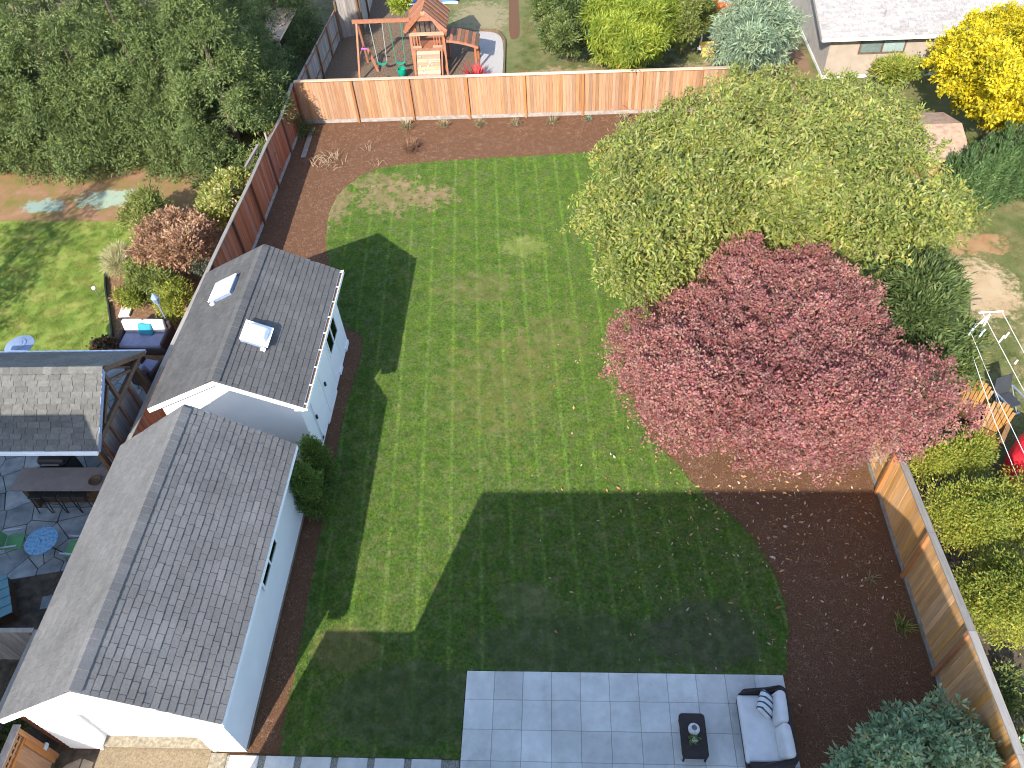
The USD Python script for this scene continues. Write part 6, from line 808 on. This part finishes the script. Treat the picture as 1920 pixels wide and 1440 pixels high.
def adirondack(loc, rz, label):
    t = thing('slatted_garden_chair', label, 'chair', loc, 'slatted wooden garden chairs'); R = lambda m: xf(m, loc, rz)
    for i in range(6): part(t, 'seat_slat', R(hexa([(-.27,.28-i*.095,.37-i*.02),(.27,.28-i*.095,.37-i*.02),(.27,.365-i*.095,.385-i*.02),(-.27,.365-i*.095,.385-i*.02),(-.27,.28-i*.095,.392-i*.02),(.27,.28-i*.095,.392-i*.02),(.27,.365-i*.095,.407-i*.02),(-.27,.365-i*.095,.407-i*.02)])), SLATW)
    for i in range(7): h = .95-.02*(i-3)**2; part(t, 'back_slat', R(bar((-.27+i*.09, -.26, .26), (-.32+i*.107, -.26-.45*h, .26+.80*h), .082, .02, (0, 1, .5))), SLATW)
    for s in (-1, 1):
        part(t, 'armrest', R(bx(s*.34-.06, s*.34+.06, -.45, .36, .56, .585)), SLATW); part(t, 'leg', R(bx(s*.30-.02, s*.30+.02, .26, .36, 0, .558)), SLATW); part(t, 'leg', R(bar((s*.285, .34, .33), (s*.285, -.55, .03), .03, .10)), SLATW)
adirondack((11.55, 15.0, 0), 2.55, 'slatted wooden garden chair half hidden by the red tree'); adirondack((11.85, 14.2, 0), 2.55, 'slatted wooden garden chair in the right yard, nearer the yellow green shrubs')
cc = thing('folding_chair', 'black folding camp chair with pale arms beside the slatted chairs', 'chair', (12.75, 15.3, 0)); R = lambda m: xf(m, (12.75, 15.35, 0), .35)
part(cc, 'seat', R(softbox(-.27, .27, -.26, .26, .40, .44, .02)), CHARCOAL, smooth=40); part(cc, 'backrest', R(xf(softbox(-.28, .28, -.02, .02, 0, .62, .02), (0, .27, .42), 0, -.3)), CHARCOAL, smooth=40)
for s in (-1, 1): part(cc, 'armrest', R(bx(s*.31-.03, s*.31+.03, -.3, .32, .62, .645)), STEEL); part(cc, 'leg', R(bar((s*.29, -.26, .0), (s*.29, .3, .64), .025, .025)), STEEL); part(cc, 'leg', R(bar((s*.26, .3, .0), (s*.26, -.26, .62), .025, .025)), STEEL)
part(cc, 'foot_bar', R(bx(-.3, .3, -.34, -.28, .05, .11)), STEEL)
f2 = thing('black_bucket_seat', 'dark round topped seat at the edge of the red tree', 'seat', (11.7, 16.1, 0)); part(f2, 'back', xf(lathe([(.30, .35), (.33, .6), (.28, .9), (.18, 1.0), (0, 1.03)], (0, 0, 0), 18), (11.75, 16.05, 0)), CHARCOAL, smooth=40); part(f2, 'base', lathe([(.3, 0), (.3, .345), (0, .345)], (11.75, 16.05, 0), 18), CHARCOAL)
rb = thing('red_covered_grill', 'bright red fabric cover with black base at the right edge', 'covered grill', (12.45, 12.95, 0))
part(rb, 'cover', xf(softbox(-.72, .72, -.5, .5, .10, 1.35, .34, .05), (12.36, 12.95, 0), .95), REDF, smooth=50); part(rb, 'base', xf(softbox(-.70, .70, -.48, .48, -.01, .098, .04), (12.36, 12.95, 0), .95), BLACKM)

# ------------------------------------------------ trees and shrubs
L_GREEN = leaf('leafy_tree_leaf', [(0, (0.053, 0.084, 0.018)), (0.12, (0.187, 0.246, 0.041)), (0.25, (0.281, 0.303, 0.085)), (0.36, (0.134, 0.196, 0.032)), (0.5, (0.315, 0.345, 0.063)), (0.62, (0.349, 0.315, 0.125)), (0.72, (0.115, 0.162, 0.046)), (0.82, (0.295, 0.33, 0.107)), (0.92, (0.402, 0.296, 0.063)), (1, (0.376, 0.231, 0.089))], tr=0.42, rough=.45)
L_RED = leaf('red_tree_leaf', [(0, (0.074, 0.032, 0.034)), (0.11, (0.344, 0.102, 0.102)), (0.24, (0.219, 0.166, 0.109)), (0.35, (0.439, 0.192, 0.177)), (0.47, (0.291, 0.076, 0.102)), (0.6, (0.439, 0.255, 0.224)), (0.7, (0.161, 0.082, 0.069)), (0.8, (0.453, 0.141, 0.136)), (0.9, (0.366, 0.229, 0.149)), (1, (0.498, 0.331, 0.313))], tr=0.42, rough=.5, var=(.8, 1.15))
L_CON = leaf('conifer_spray', [(0, (0.024, 0.04, 0.015)), (0.15, (0.086, 0.129, 0.033)), (0.3, (0.125, 0.16, 0.036)), (0.42, (0.046, 0.076, 0.027)), (0.55, (0.117, 0.169, 0.061)), (0.7, (0.155, 0.189, 0.046)), (0.82, (0.071, 0.104, 0.036)), (0.93, (0.164, 0.193, 0.074)), (1, (0.195, 0.153, 0.048))], tr=0.2, rough=.6, var=(.7, 1.3))
L_YEL = leaf('yellow_tree_leaf', [(0, (0.165, 0.211, 0.016)), (0.3, (0.42, 0.367, 0.012)), (0.65, (0.656, 0.501, 0.012)), (1, (0.703, 0.578, 0.062))], tr=.4, rough=.5)
L_BLUE = leaf('blue_green_spray', [(0, (0.072, 0.123, 0.069)), (0.45, (0.173, 0.238, 0.143)), (0.8, (0.273, 0.342, 0.222)), (1, (0.292, 0.304, 0.129))], tr=.2, rough=.6)
L_DEV = leaf('dark_evergreen_spray', [(0, (0.024, 0.048, 0.014)), (0.45, (0.068, 0.106, 0.03)), (0.8, (0.121, 0.159, 0.045)), (1, (0.211, 0.177, 0.083))], tr=.15, rough=.6)
L_BAM = leaf('bamboo_leaf', [(0, (0.103, 0.174, 0.018)), (0.4, (0.205, 0.271, 0.027)), (0.75, (0.308, 0.349, 0.045)), (1, (0.41, 0.387, 0.064))], tr=.4, rough=.5)
L_DKS = leaf('dark_shrub_leaf', [(0, (0.031, 0.062, 0.017)), (0.5, (0.087, 0.129, 0.032)), (0.85, (0.163, 0.18, 0.052)), (1, (0.223, 0.192, 0.062))], tr=.25)
L_YG = leaf('yellow_green_leaf', [(0, (0.09, 0.145, 0.02)), (0.4, (0.199, 0.248, 0.034)), (0.75, (0.326, 0.33, 0.052)), (1, (0.398, 0.289, 0.063))], tr=.35)
L_RHO = leaf('rhododendron_leaf', [(0, (0.088, 0.145, 0.079)), (0.2, (0.262, 0.386, 0.199)), (0.4, (0.174, 0.29, 0.159)), (0.6, (0.394, 0.483, 0.249)), (0.75, (0.132, 0.18, 0.11)), (0.88, (0.466, 0.458, 0.21)), (1, (0.523, 0.386, 0.219))], tr=0.2, rough=.5, spec=.25)
L_LSH = leaf('pale_shrub_leaf', [(0, (0.075, 0.106, 0.019)), (0.5, (0.163, 0.188, 0.05)), (0.8, (0.25, 0.213, 0.094)), (1, (0.288, 0.138, 0.075))], tr=.35)
L_RBR = leaf('rust_shrub_leaf', [(0, (0.128, 0.101, 0.03)), (0.25, (0.291, 0.159, 0.089)), (0.6, (0.428, 0.234, 0.148)), (0.85, (0.445, 0.318, 0.177)), (1, (0.24, 0.234, 0.059))], tr=.3)
L_OLV = leaf('olive_shrub_leaf', [(0, (0.063, 0.101, 0.019)), (0.4, (0.145, 0.19, 0.039)), (0.8, (0.258, 0.258, 0.072)), (1, (0.332, 0.247, 0.096))], tr=.3)
L_STR = leaf('straw_grass_blade', [(0, (0.199, 0.192, 0.071)), (0.5, (0.327, 0.299, 0.142)), (1, (0.427, 0.391, 0.228))], tr=.3)
L_WHT = leaf('pale_flower_leaf', [(0, (0.079, 0.119, 0.018)), (0.4, (0.197, 0.238, 0.043)), (0.7, (0.393, 0.356, 0.088)), (0.9, (0.59, 0.515, 0.304)), (1, (0.69, 0.654, 0.478))], tr=.3)
L_GRY = leaf('grey_green_leaf', [(0, (0.065, 0.084, 0.052)), (0.6, (0.142, 0.162, 0.11)), (1, (0.207, 0.213, 0.155))], tr=.25)
L_FLO = leaf('flower_petal', [(0, (0.033, 0.053, 0.01)), (0.4, (0.046, 0.059, 0.013)), (0.5, (0.197, 0.026, 0.03)), (0.75, (0.246, 0.164, 0.138)), (1, (0.256, 0.236, 0.223))], tr=.3)
L_ORG = leaf('orange_leaf', [(0, (0.441, 0.056, 0.024)), (0.5, (0.561, 0.136, 0.04)), (0.8, (0.593, 0.257, 0.064)), (1, (0.281, 0.209, 0.04))], tr=.4)
L_CRM = leaf('crimson_leaf', [(0, (0.301, 0.015, 0.023)), (0.6, (0.451, 0.038, 0.045)), (1, (0.466, 0.12, 0.105))], tr=.35)
L_ARB = leaf('arborvitae_spray', [(0, (0.052, 0.101, 0.024)), (0.5, (0.131, 0.217, 0.044)), (0.85, (0.204, 0.289, 0.059)), (1, (0.307, 0.231, 0.078))], tr=.15)
L_HDG = leaf('upright_conifer_spray', [(0, (0.02, 0.05, 0.016)), (0.4, (0.057, 0.109, 0.037)), (0.8, (0.1, 0.159, 0.053)), (1, (0.139, 0.189, 0.06))], tr=.15)
L_DRY = leaf('dry_stalk', [(0, (0.131, 0.105, 0.052)), (0.5, (0.249, 0.203, 0.112)), (1, (0.328, 0.276, 0.171))], tr=.1)
TWIG = mat('grey_twig', [(.3, (.26, .23, .19)), (.7, (.42, .38, .32))], scale=8, rough=.9)
TWIGD = mat('pale_dead_twig', [(.3, (.24, .17, .11)), (.7, (.40, .31, .22))], scale=8, rough=.9)
DEADT = mat('dead_brown_twig', [(.3, (.10, .05, .03)), (.7, (.24, .13, .08))], scale=8, rough=.9)

# left grove of conifers
def conifer(name, label, x, y, h, r, n, seed, group='conifers of the dark grove at left', m=None, low=.25, lw=(.14, .045), nl=340, pw=.85, lobe=.56):
    g = np.random.default_rng(seed); lo = []
    for i in range(nl):
        f = g.random()**1.2; z = low+(h-low)*f; rad = r*(1-f)**pw + .12; a = g.uniform(0, 2*math.pi); k = rad*(1+.14*math.sin(5*a+seed)+g.uniform(-.22, .10))
        lo.append((x+k*math.cos(a), y+k*math.sin(a), z-.10*k, lobe*g.uniform(.6, 1.25)*(.45+.55*(1-f))))
    t = thing(name, label, 'tree', (x, y, 0), group)
    part(t, 'trunk', tube([(x, y, -.1), (x, y, h*.5), (x, y, h*.97)], [.16, .07, .015], 8), BARK, smooth=40)
    for i in range(14):
        q = lo[(i*7) % nl]; part(t, 'branch', tube([(x, y, max(.2, q[2]-.1)), ((x+q[0])/2, (y+q[1])/2, q[2]+.05), (q[0], q[1], q[2])], [.05, .035, .012], 5), BARK, smooth=40)
    part(t, 'crown', leaves(lo, n, lw, seed, shell=(.35, 1.05), out=.75, droop=.30, up=.12, jit=.40, squash=.8), m or L_CON, vpl=4)
    return t
con = [(-14.0, 30.3, 8.5, 2.3, 'nearest the red brown left fence'), (-17.7, 31.2, 10.5, 2.5, 'middle of the front row above the bare dirt'), (-21.6, 31.4, 11, 2.7, 'left in the front row above the shadowed dirt'), (-26.0, 31.8, 11.5, 3.0, 'at the left edge of the picture'),
       (-15.0, 35.2, 8.0, 2.3, 'behind the corner of the cedar fences'), (-19.2, 36.2, 10.5, 2.8, 'in the second row behind the middle'), (-24.0, 37.0, 12, 3.0, 'second row towards the top left corner'), (-14.3, 40.0, 6.5, 1.8, 'beside the grey weathered fence at the top edge'), (-29.5, 35.0, 12, 3.2, 'in the second row beyond the left edge'), (-16.8, 44.0, 8, 2.4, 'farthest back at the top edge')]
con += [(-16.2, 30.2, 5.5, 1.7, 'short one filling the front gap right of the middle'), (-19.7, 30.3, 6, 1.9, 'short one filling the front gap left of the middle'), (-23.9, 30.6, 6.5, 2.0, 'short one in front near the left edge'), (-13.6, 33.2, 6.0, 1.5, 'short one right behind the fence corner')]
for i, (x, y, h, r, l) in enumerate(con): conifer('conifer_tree', 'dark green conifer of the grove, '+l, x, y, h, r, 70000 if i < 4 else (40000 if i < 7 else (30000 if i > 9 else 22000)), 100+i)
ud = thing('grey_shed_roof', 'weathered low roof glimpsed between the conifers and the grey fence', 'shed', (-13.9, 37.5, 0)); part(ud, 'roof', hexa([(-15.3,36.6,1.85),(-13.3,36.9,1.75),(-13.2,40.2,1.75),(-15.2,40.2,1.85),(-15.3,36.6,1.95),(-13.3,36.9,1.85),(-13.2,40.2,1.85),(-15.2,40.2,1.95)]), CAPW)
for x, y in ((-15.1, 36.8), (-13.5, 37.1), (-13.4, 40.0), (-15.0, 40.0)): part(ud, 'post', bx(x-.06, x+.06, y-.06, y+.06, 0, 1.78), GREYW)
sp_ = thing('leaning_support_pole', 'pale pole leaning behind the left fence under the conifers', 'pole', (-12.3, 26.8, 0)); part(sp_, 'pole', bar((-12.5, 24.9, 1.55), (-12.0, 27.6, 1.9), .09, .09), TAN)
for y, z in ((24.5, 1.5), (28.5, 1.9)): part(sp_, 'prop', bar((-12.55+.15*(y-24.5), y, 0), (-12.55+.15*(y-24.5), y, z), .07, .07), GREYW)
# tree off to the left whose shadow lies on the left lawn
conifer('side_conifer_tree', 'tall conifer left of the picture that shades the left lawn', -23.3, 17.2, 8.5, 2.4, 16000, 140, None, lobe=.6)

def big_tree(name, label, lobes, n, lw, m, base, seed, r0, n_l, extra_inner=.25, spr=0, sreach=(.3, 1.0), **kw):
    lo = np.array(lobes, float); b = np.array([base[0], base[1], 0.])
    inner = lo.copy(); inner[:, :3] = b + [0, 0, 1.2] + (lo[:, :3]-(b+[0, 0, 1.2]))*.78; inner[:, 3] *= .9
    t = thing(name, label, 'tree', (base[0], base[1], 0))
    hs = 1.2
    part(t, 'trunk', trunk_mesh((base[0], base[1], 0), (base[0], base[1], hs), r0), BARK, smooth=40)
    for lm in limbs((base[0], base[1], hs*.9), lobes, r0*1.1, seed, n_l): part(t, 'branch', lm, BARK, smooth=40)
    k = int(n*(1-extra_inner)); lo = np.vstack([lo, np.array(sprigs(lobes, spr, seed+5, sreach, lo[:, 3].mean()*.26))]) if spr else lo
    part(t, 'crown', cat([leaves(lo, k, lw, seed, **kw), leaves(inner, n-k, lw, seed+1, shell=(.2, 1.0), **kw)]), m, vpl=4)
    return t
big_tree('leafy_tree', 'broad light green leafy tree spreading over the right end of the cedar fence', LOBES['green'], 128000, (.155, .06), L_GREEN, (7.4, 21.6), 201, .22, 26, spr=150, sreach=(.2, 1.0), out=.5, droop=.45, up=.15, jit=.6, squash=.8, nrand=.7, clus=8, cj=.07)
rt_ = big_tree('red_leaved_tree', 'wide dusky red leaved tree over the mulch bed in front of the leafy tree', LOBES['red'], 135000, (.075, .05), L_RED, (6.0, 15.2), 203, .16, 30, spr=120, sreach=(.1, .5), out=.5, droop=.2, up=.3, jit=.6, squash=.75, nrand=.75, clus=9, cj=.05)
g = random.Random(5)
def twigs(parent, spots, n, m, ln=.5, r=.007, name='twig_cluster'):
    for (x, y, z) in spots:
        part(parent, name, cat([(lambda a, e, l, ox, oy: tube([(x+ox+g.uniform(-.05, .05), y+oy, z-.15), (x+ox+math.cos(a)*l*.5, y+oy+math.sin(a)*l*.5, z+l*.3*e), (x+ox+math.cos(a)*l, y+oy+math.sin(a)*l, z+l*.55*e)], [r, r*.8, r*.3], 4))(g.uniform(0, 6.3), g.uniform(.1, .9), ln*g.uniform(.5, 1.3), g.gauss(0, .45*ln+.1), g.gauss(0, .4*ln+.05)) for _ in range(n)]), m)
twigs(rt_, [(5.75, 15.7, 4.15), (3.5, 13.5, 2.5), (2.6, 13.9, 2.1), (6.6, 13.0, 2.9), (8.3, 12.9, 2.6), (4.6, 13.0, 2.2), (7.8, 12.4, 2.0), (8.9, 14.0, 3.0)], 120, TWIG, .38, .005)
big_tree('yellow_tree', 'golden yellow autumn tree in the top right corner', LOBES['yellow'], 52000, (.14, .085), L_YEL, (17.2, 29.5), 205, .16, 14, spr=40, sreach=(.1, .5), out=.5, droop=.3, up=.2, jit=.6, nrand=.8)
big_tree('blue_green_tree', 'pale blue green feathery tree beside the beige house', LOBES['blue'], 17000, (.26, .045), L_BLUE, (8.2, 33.6), 207, .12, 10, out=.6, droop=.5, up=.15, jit=.5)
plant('dark_evergreen', 'dark green feathery evergreen behind the right side of the red tree', 'evergreen', LOBES['darkev'], 20000, (.22, .05), L_DEV, 209, trunk=(10.9, 17.6), limbs_n=8, out=.8, droop=.1, up=.35, jit=.4)
plant('dark_hedge_shrub', 'dark green shrub between the red tree and the clothes line', 'shrub', [(11.2, 15.9, 1.2, .6), (11.6, 16.6, 1.1, .6), (11.9, 17.3, 1.1, .55), (11.3, 17.3, 1.5, .6), (11.0, 16.6, 1.5, .6), (10.7, 15.9, 1.4, .55), (11.5, 16.2, .6, .6)], 8000, (.13, .05), L_DKS, 211, r0=.05, limbs_n=5)
plant('bamboo_clump', 'bright yellow green bamboo like clump behind the cedar fence', 'bamboo', LOBES['bamboo'], 26000, (.24, .05), L_BAM, 213, r0=.06, limbs_n=10, out=.4, droop=.6, up=.25, jit=.5)
plant('dark_tree_shrub', 'small dark green tree with a pale trunk behind the cedar fence', 'tree', LOBES['darkshrub'], 17000, (.14, .06), L_DKS, 215, trunk=(.3, 37.7), r0=.10, limbs_n=8)
plant('mixed_back_shrub', 'dark olive shrub between the bamboo clump and the orange shrub', 'shrub', LOBES['backmix'], 12000, (.15, .06), L_OLV, 217, r0=.05)
plant('golden_shrub', 'golden green shrub under the window of the beige house', 'shrub', LOBES['gold'], 5000, (.16, .05), L_YG, 219, r0=.04, limbs_n=4)
plant('orange_shrub', 'small orange red shrub by the grey panel at the top edge', 'shrub', LOBES['orange'], 2200, (.17, .10), L_ORG, 221, r0=.04, limbs_n=4)
plant('yellow_top_shrub', 'small yellow green shrub by the blue tarp at the top edge', 'shrub', LOBES['topyel'], 2200, (.18, .07), L_BAM, 223, r0=.04, limbs_n=3)
plant('rhododendron', 'glossy blue green rhododendron beside the patio at the bottom right', 'shrub', LOBES['ros'], 12500, (.135, .06), L_RHO, 225, r0=.06, limbs_n=9, out=.3, droop=.1, up=.15, jit=.25, clus=9, cj=.035, ros=1.1, shell=(.6, 1.05))
plant('pale_flower_shrub', 'pale green shrub with pinkish twigs in the bottom right corner', 'shrub', LOBES['lightsh'], 2600, (.10, .05), L_LSH, 227, r0=.03, limbs_n=5)
plant('yellow_green_shrub', 'yellow green shrub growing out from under the red tree', 'shrub', LOBES['ys1'], 13000, (.075, .034), L_YG, 229, group='yellow green shrubs right of the fence', r0=.03, limbs_n=5)
plant('yellow_green_shrub', 'yellow green shrub just below the red grill cover', 'shrub', LOBES['ys2'], 22000, (.075, .034), L_YG, 231, group='yellow green shrubs right of the fence', r0=.03, limbs_n=5)
plant('yellow_green_shrub', 'yellow green shrub nearest the bottom right corner outside the fence', 'shrub', LOBES['ys3'], 22000, (.075, .034), L_YG, 233, group='yellow green shrubs right of the fence', r0=.03, limbs_n=5)
plant('dark_ground_shrub', 'low dark green plant in the shade below the yellow green shrubs', 'shrub', [(9.6, 6.9, .25, .3), (9.9, 7.3, .25, .3), (9.3, 7.2, .2, .25), (10.1, 6.7, .2, .25)], 1500, (.10, .05), L_DKS, 235, r0=.02, limbs_n=0)
# garden bed shrubs at left
plant('straw_grass_clump', 'pale straw coloured round grass clump at the edge of the left lawn', 'ornamental grass', LOBES['ry'], 5000, (.26, .018), L_STR, 241, r0=.02, limbs_n=0, crown='blades', out=.9, droop=.5, up=.2)
plant('rust_shrub', 'large rust and pink autumn shrub in the left bed by the fence', 'shrub', LOBES['rr'], 13000, (.12, .06), L_RBR, 243, r0=.05)
plant('olive_shrub', 'olive brown shrub between the rust shrub and the dirt strip', 'shrub', LOBES['rg'], 6500, (.12, .05), L_OLV, 245, r0=.04, limbs_n=5)
plant('pale_blossom_shrub', 'pale yellow green shrub against the left fence by the dirt strip', 'shrub', LOBES['rw'], 7500, (.13, .07), L_WHT, 247, r0=.04, limbs_n=6)
plant('dark_leafed_shrub', 'dark green low shrub in front of the rust shrub', 'shrub', LOBES['rgr'], 5500, (.12, .06), L_OLV, 249, r0=.03, limbs_n=4)
plant('small_red_yellow_shrub', 'small red and yellow shrub at the edge of the left bed', 'shrub', LOBES['ro'], 2600, (.10, .05), L_YG, 251, r0=.02, limbs_n=3)
plant('round_golden_shrub', 'rounded golden green shrub between the lamp and the shed roof', 'shrub', LOBES['rround'], 7000, (.10, .035), L_YG, 253, r0=.03, limbs_n=4)
plant('grey_green_shrub', 'small grey green shrub against the fence above the round golden shrub', 'shrub', LOBES['rgrey'], 1800, (.11, .04), L_GRY, 255, r0=.02, limbs_n=3)
plant('flower_planter', 'red and white flowering plant peeping over the pavilion roof', 'flowers', LOBES['rflow'], 700, (.10, .07), L_FLO, 257, r0=.02, limbs_n=0)
plant('side_path_shrub', 'dark green shrub behind the lattice top fence in the bottom left corner', 'shrub', LOBES['gateb'], 4500, (.12, .05), L_DKS, 259, r0=.03, limbs_n=3)
plant('red_bed_plant', 'small dull red plant in the left bed beside the bollard light', 'shrub', [(-15.9, 20.6, .12, .13), (-15.7, 20.3, .10, .12)], 160, (.12, .04), L_RBR, 260, r0=.02, limbs_n=0)
# columnar arborvitae by the garage
def column_tree(name, label, x, y, h, r, n, m, seed, group=None, lw=(.09, .03), plumes=0):
    g_ = np.random.default_rng(seed); lo = []
    for i in range(46):
        f = g_.random(); rad = r*min(1, 2.6*(1-f)+.12)*min(1, .6+f*2.2); a = g_.uniform(0, 6.3); lo.append((x+rad*.62*math.cos(a), y+rad*.62*math.sin(a), .12+(h-.2)*f, r*.48*g_.uniform(.7, 1.15)))
    if plumes:
        lo = []
        for k in range(plumes):
            a = k*2.4; q = r*math.sqrt((k+.3)/plumes); hx = h*(1-.22*(q/r)**2)*g_.uniform(.86, 1.06); px, py = x+q*math.cos(a), y+q*math.sin(a)
            for i in range(20): f = i/19; lo.append((px+.05*math.sin(f*9+k), py+.05*math.cos(f*8+k), .1+(hx-.15)*f, .15*min(1, 3.2*(1-f)+.22)*g_.uniform(.85, 1.1)))
    t = thing(name, label, 'conifer', (x, y, 0), group); part(t, 'trunk', tube([(x, y, -.05), (x, y, h*.9)], [.05, .01], 6), BARK)
    part(t, 'foliage', leaves(lo, n, lw, seed, out=.5, droop=.0, up=.75, jit=.3), m, vpl=4); return t
column_tree('arborvitae', 'dark green columnar arborvitae at the garage corner, front of the pair', -6.88, 11.85, 2.15, .38, 11000, L_ARB, 261, 'arborvitae pair by the garage')
column_tree('arborvitae', 'dark green columnar arborvitae at the garage corner, rear of the pair', -6.80, 12.75, 2.1, .34, 10000, L_ARB, 262, 'arborvitae pair by the garage')
hd = [(13.9, 24.6, 2.9, 'leftmost, at the pink shed'), (14.55, 24.95, 3.2, 'second from the pink shed'), (15.2, 25.2, 3.1, 'third from the pink shed'), (15.85, 25.5, 3.4, 'fourth from the pink shed'), (16.5, 25.75, 3.3, 'fifth from the pink shed'), (17.2, 26.0, 3.4, 'at the right edge of the picture'), (17.9, 26.3, 3.3, 'just past the right edge')]
for i, (x, y, h, l) in enumerate(hd): column_tree('upright_conifer', 'spired upright conifer below the yellow tree, '+l, x, y, h, .66, 12000, L_HDG, 270+i, 'hedge of upright conifers', lw=(.16, .04), plumes=9)
# little plants in the far bed
def clump(name, label, x, y, r, h, n, m, seed, w=.02, categ='plant', group=None):
    g_ = np.random.default_rng(seed); t = thing(name, label, categ, (x, y, 0), group); a = g_.uniform(0, 6.283, n); l = h*g_.uniform(.5, 1.15, n); e = g_.uniform(.3, 1.25, n)
    p = np.c_[x+r*.35*g_.normal(size=n)*.5, y+r*.35*g_.normal(size=n)*.5, np.zeros(n)]; d = np.c_[np.cos(a)*np.cos(e), np.sin(a)*np.cos(e), np.sin(e)]; s = np.c_[-np.sin(a), np.cos(a), np.zeros(n)]*w/2; mid = p+d*(l*.6)[:, None]; tip = p+d*l[:, None]-np.c_[np.zeros((n, 2)), l*.12]
    V = np.stack([p-s, p+s, mid+s, mid-s, tip], 1).reshape(-1, 3); i = np.arange(n)[:, None]*5; F = np.stack([i+[[0, 1, 2]], i+[[0, 2, 3]], i+[[3, 2, 4]]], 1).reshape(-1, 3); part(t, 'stalks', (V, F), m, vpl=5); return t
for x, y, r, l in ((-6.88, 31.78, .42, 'the largest, at the left end of the row'), (-5.21, 31.78, .36, 'second from the left'), (-3.6, 31.76, .36, 'third from the left'), (-2.0, 31.76, .34, 'fourth from the left'), (-.43, 31.8, .36, 'fifth from the left'), (2.72, 31.85, .36, 'last before the leafy tree')):
    clump('dry_lavender_clump', 'dry straw clump along the back fence, '+l, x, y, r, r*1.1, 170, L_DRY, int(300+x*10), .022, group='small clumps along the back fence')
clump('blue_green_clump', 'small blue green clump along the back fence between dry ones', 1.16, 31.95, .2, .25, 110, L_BLUE, 320, .03)
clump('dead_brown_shrub', 'dead dark brown bush remnant in the mulch before the back fence', -6.45, 29.95, .6, .55, 300, DEADT, 321, .025, 'dead shrub')
dt = thing('dead_twigs', 'pale dead branches lying in the mulch near the left fence', 'dead branches', (-10.2, 29.1, 0)); twigs(dt, [(-10.25, 29.2, .18), (-9.75, 29.4, .18), (-9.95, 28.8, .16)], 16, TWIGD, .36, .011, 'twigs')
d2 = thing('scattered_twigs', 'few thin twigs on the mulch between dead branches and dead bush', 'twigs', (-8.2, 29.6, 0)); twigs(d2, [(-8.4, 30.1, .15), (-7.9, 29.0, .14)], 7, TWIGD, .22, .009, 'twigs')
bp = thing('loose_board', 'loose grey board lying on the mulch along the left fence', 'board', (-11.3, 30.5, 0)); part(bp, 'board', xf(bx(-.10, .10, -1.1, 1.1, .015, .055), (-11.12, 30.7, 0), .03), KICK)
clump('red_fence_plant', 'bright red spiky plant just behind the cedar fence near the bamboo clump', 2.35, 33.6, .5, 1.6, 110, L_CRM, 330, .07)
clump('red_gravel_plant', 'bright red spiky plant on the gravel beside the play set canopy', -4.0, 35.5, .6, 1.15, 130, L_CRM, 331, .07)
clump('dying_bed_plant', 'thin yellowing plant in the dark mulch by the right fence', 8.05, 8.6, .35, .4, 40, L_OLV, 332, .03); clump('wispy_bed_plant', 'wispy dry plant in the dark mulch nearer the red tree by the right fence', 7.65, 9.9, .3, .35, 26, L_DRY, 333, .014)
sc_ = thing('potted_succulent', 'green succulent growing in the small pot on the coffee table', 'plant', (2.745, 5.77, .48)); part(sc_, 'foliage', leaves([(2.745, 5.77, .51, .06)], 90, (.06, .022), 334, out=.8, up=.4, low=.1), L_ARB, vpl=4)

# fallen leaves
L_FAL = leaf('fallen_leaf', [(0, (0.249, 0.078, 0.039)), (0.35, (0.374, 0.171, 0.07)), (0.65, (0.452, 0.28, 0.117)), (0.85, (0.483, 0.358, 0.28)), (1, (0.509, 0.428, 0.374))], tr=.2)
gl = np.random.default_rng(77); pts = []
while len(pts) < 1000:
    x, y = gl.uniform(-1.5, 8.3), gl.uniform(6.0, 22)
    dd = math.hypot((x-5.4)/4.2, (y-13.5)/6.0)
    if gl.random() < math.exp(-dd*dd*1.6): pts.append((x, y, .05 if LAWN.contains(Point(x, y)) else .015))
lf = lambda s: (np.array([(-.5, 0, 0), (0, -.22, .06), (.5, 0, .1), (0, .22, .05)])*s, np.array([(0, 1, 2), (0, 2, 3)]))
scatter('fallen_leaves', [(lf(.10), L_FAL), (lf(.08), L_FAL), (lf(.125), L_FAL)], np.array(pts), 'yellow and pink fallen leaves scattered round the red and leafy trees', 'fallen leaves', 78, .5, 1.15, True, vpl=4)
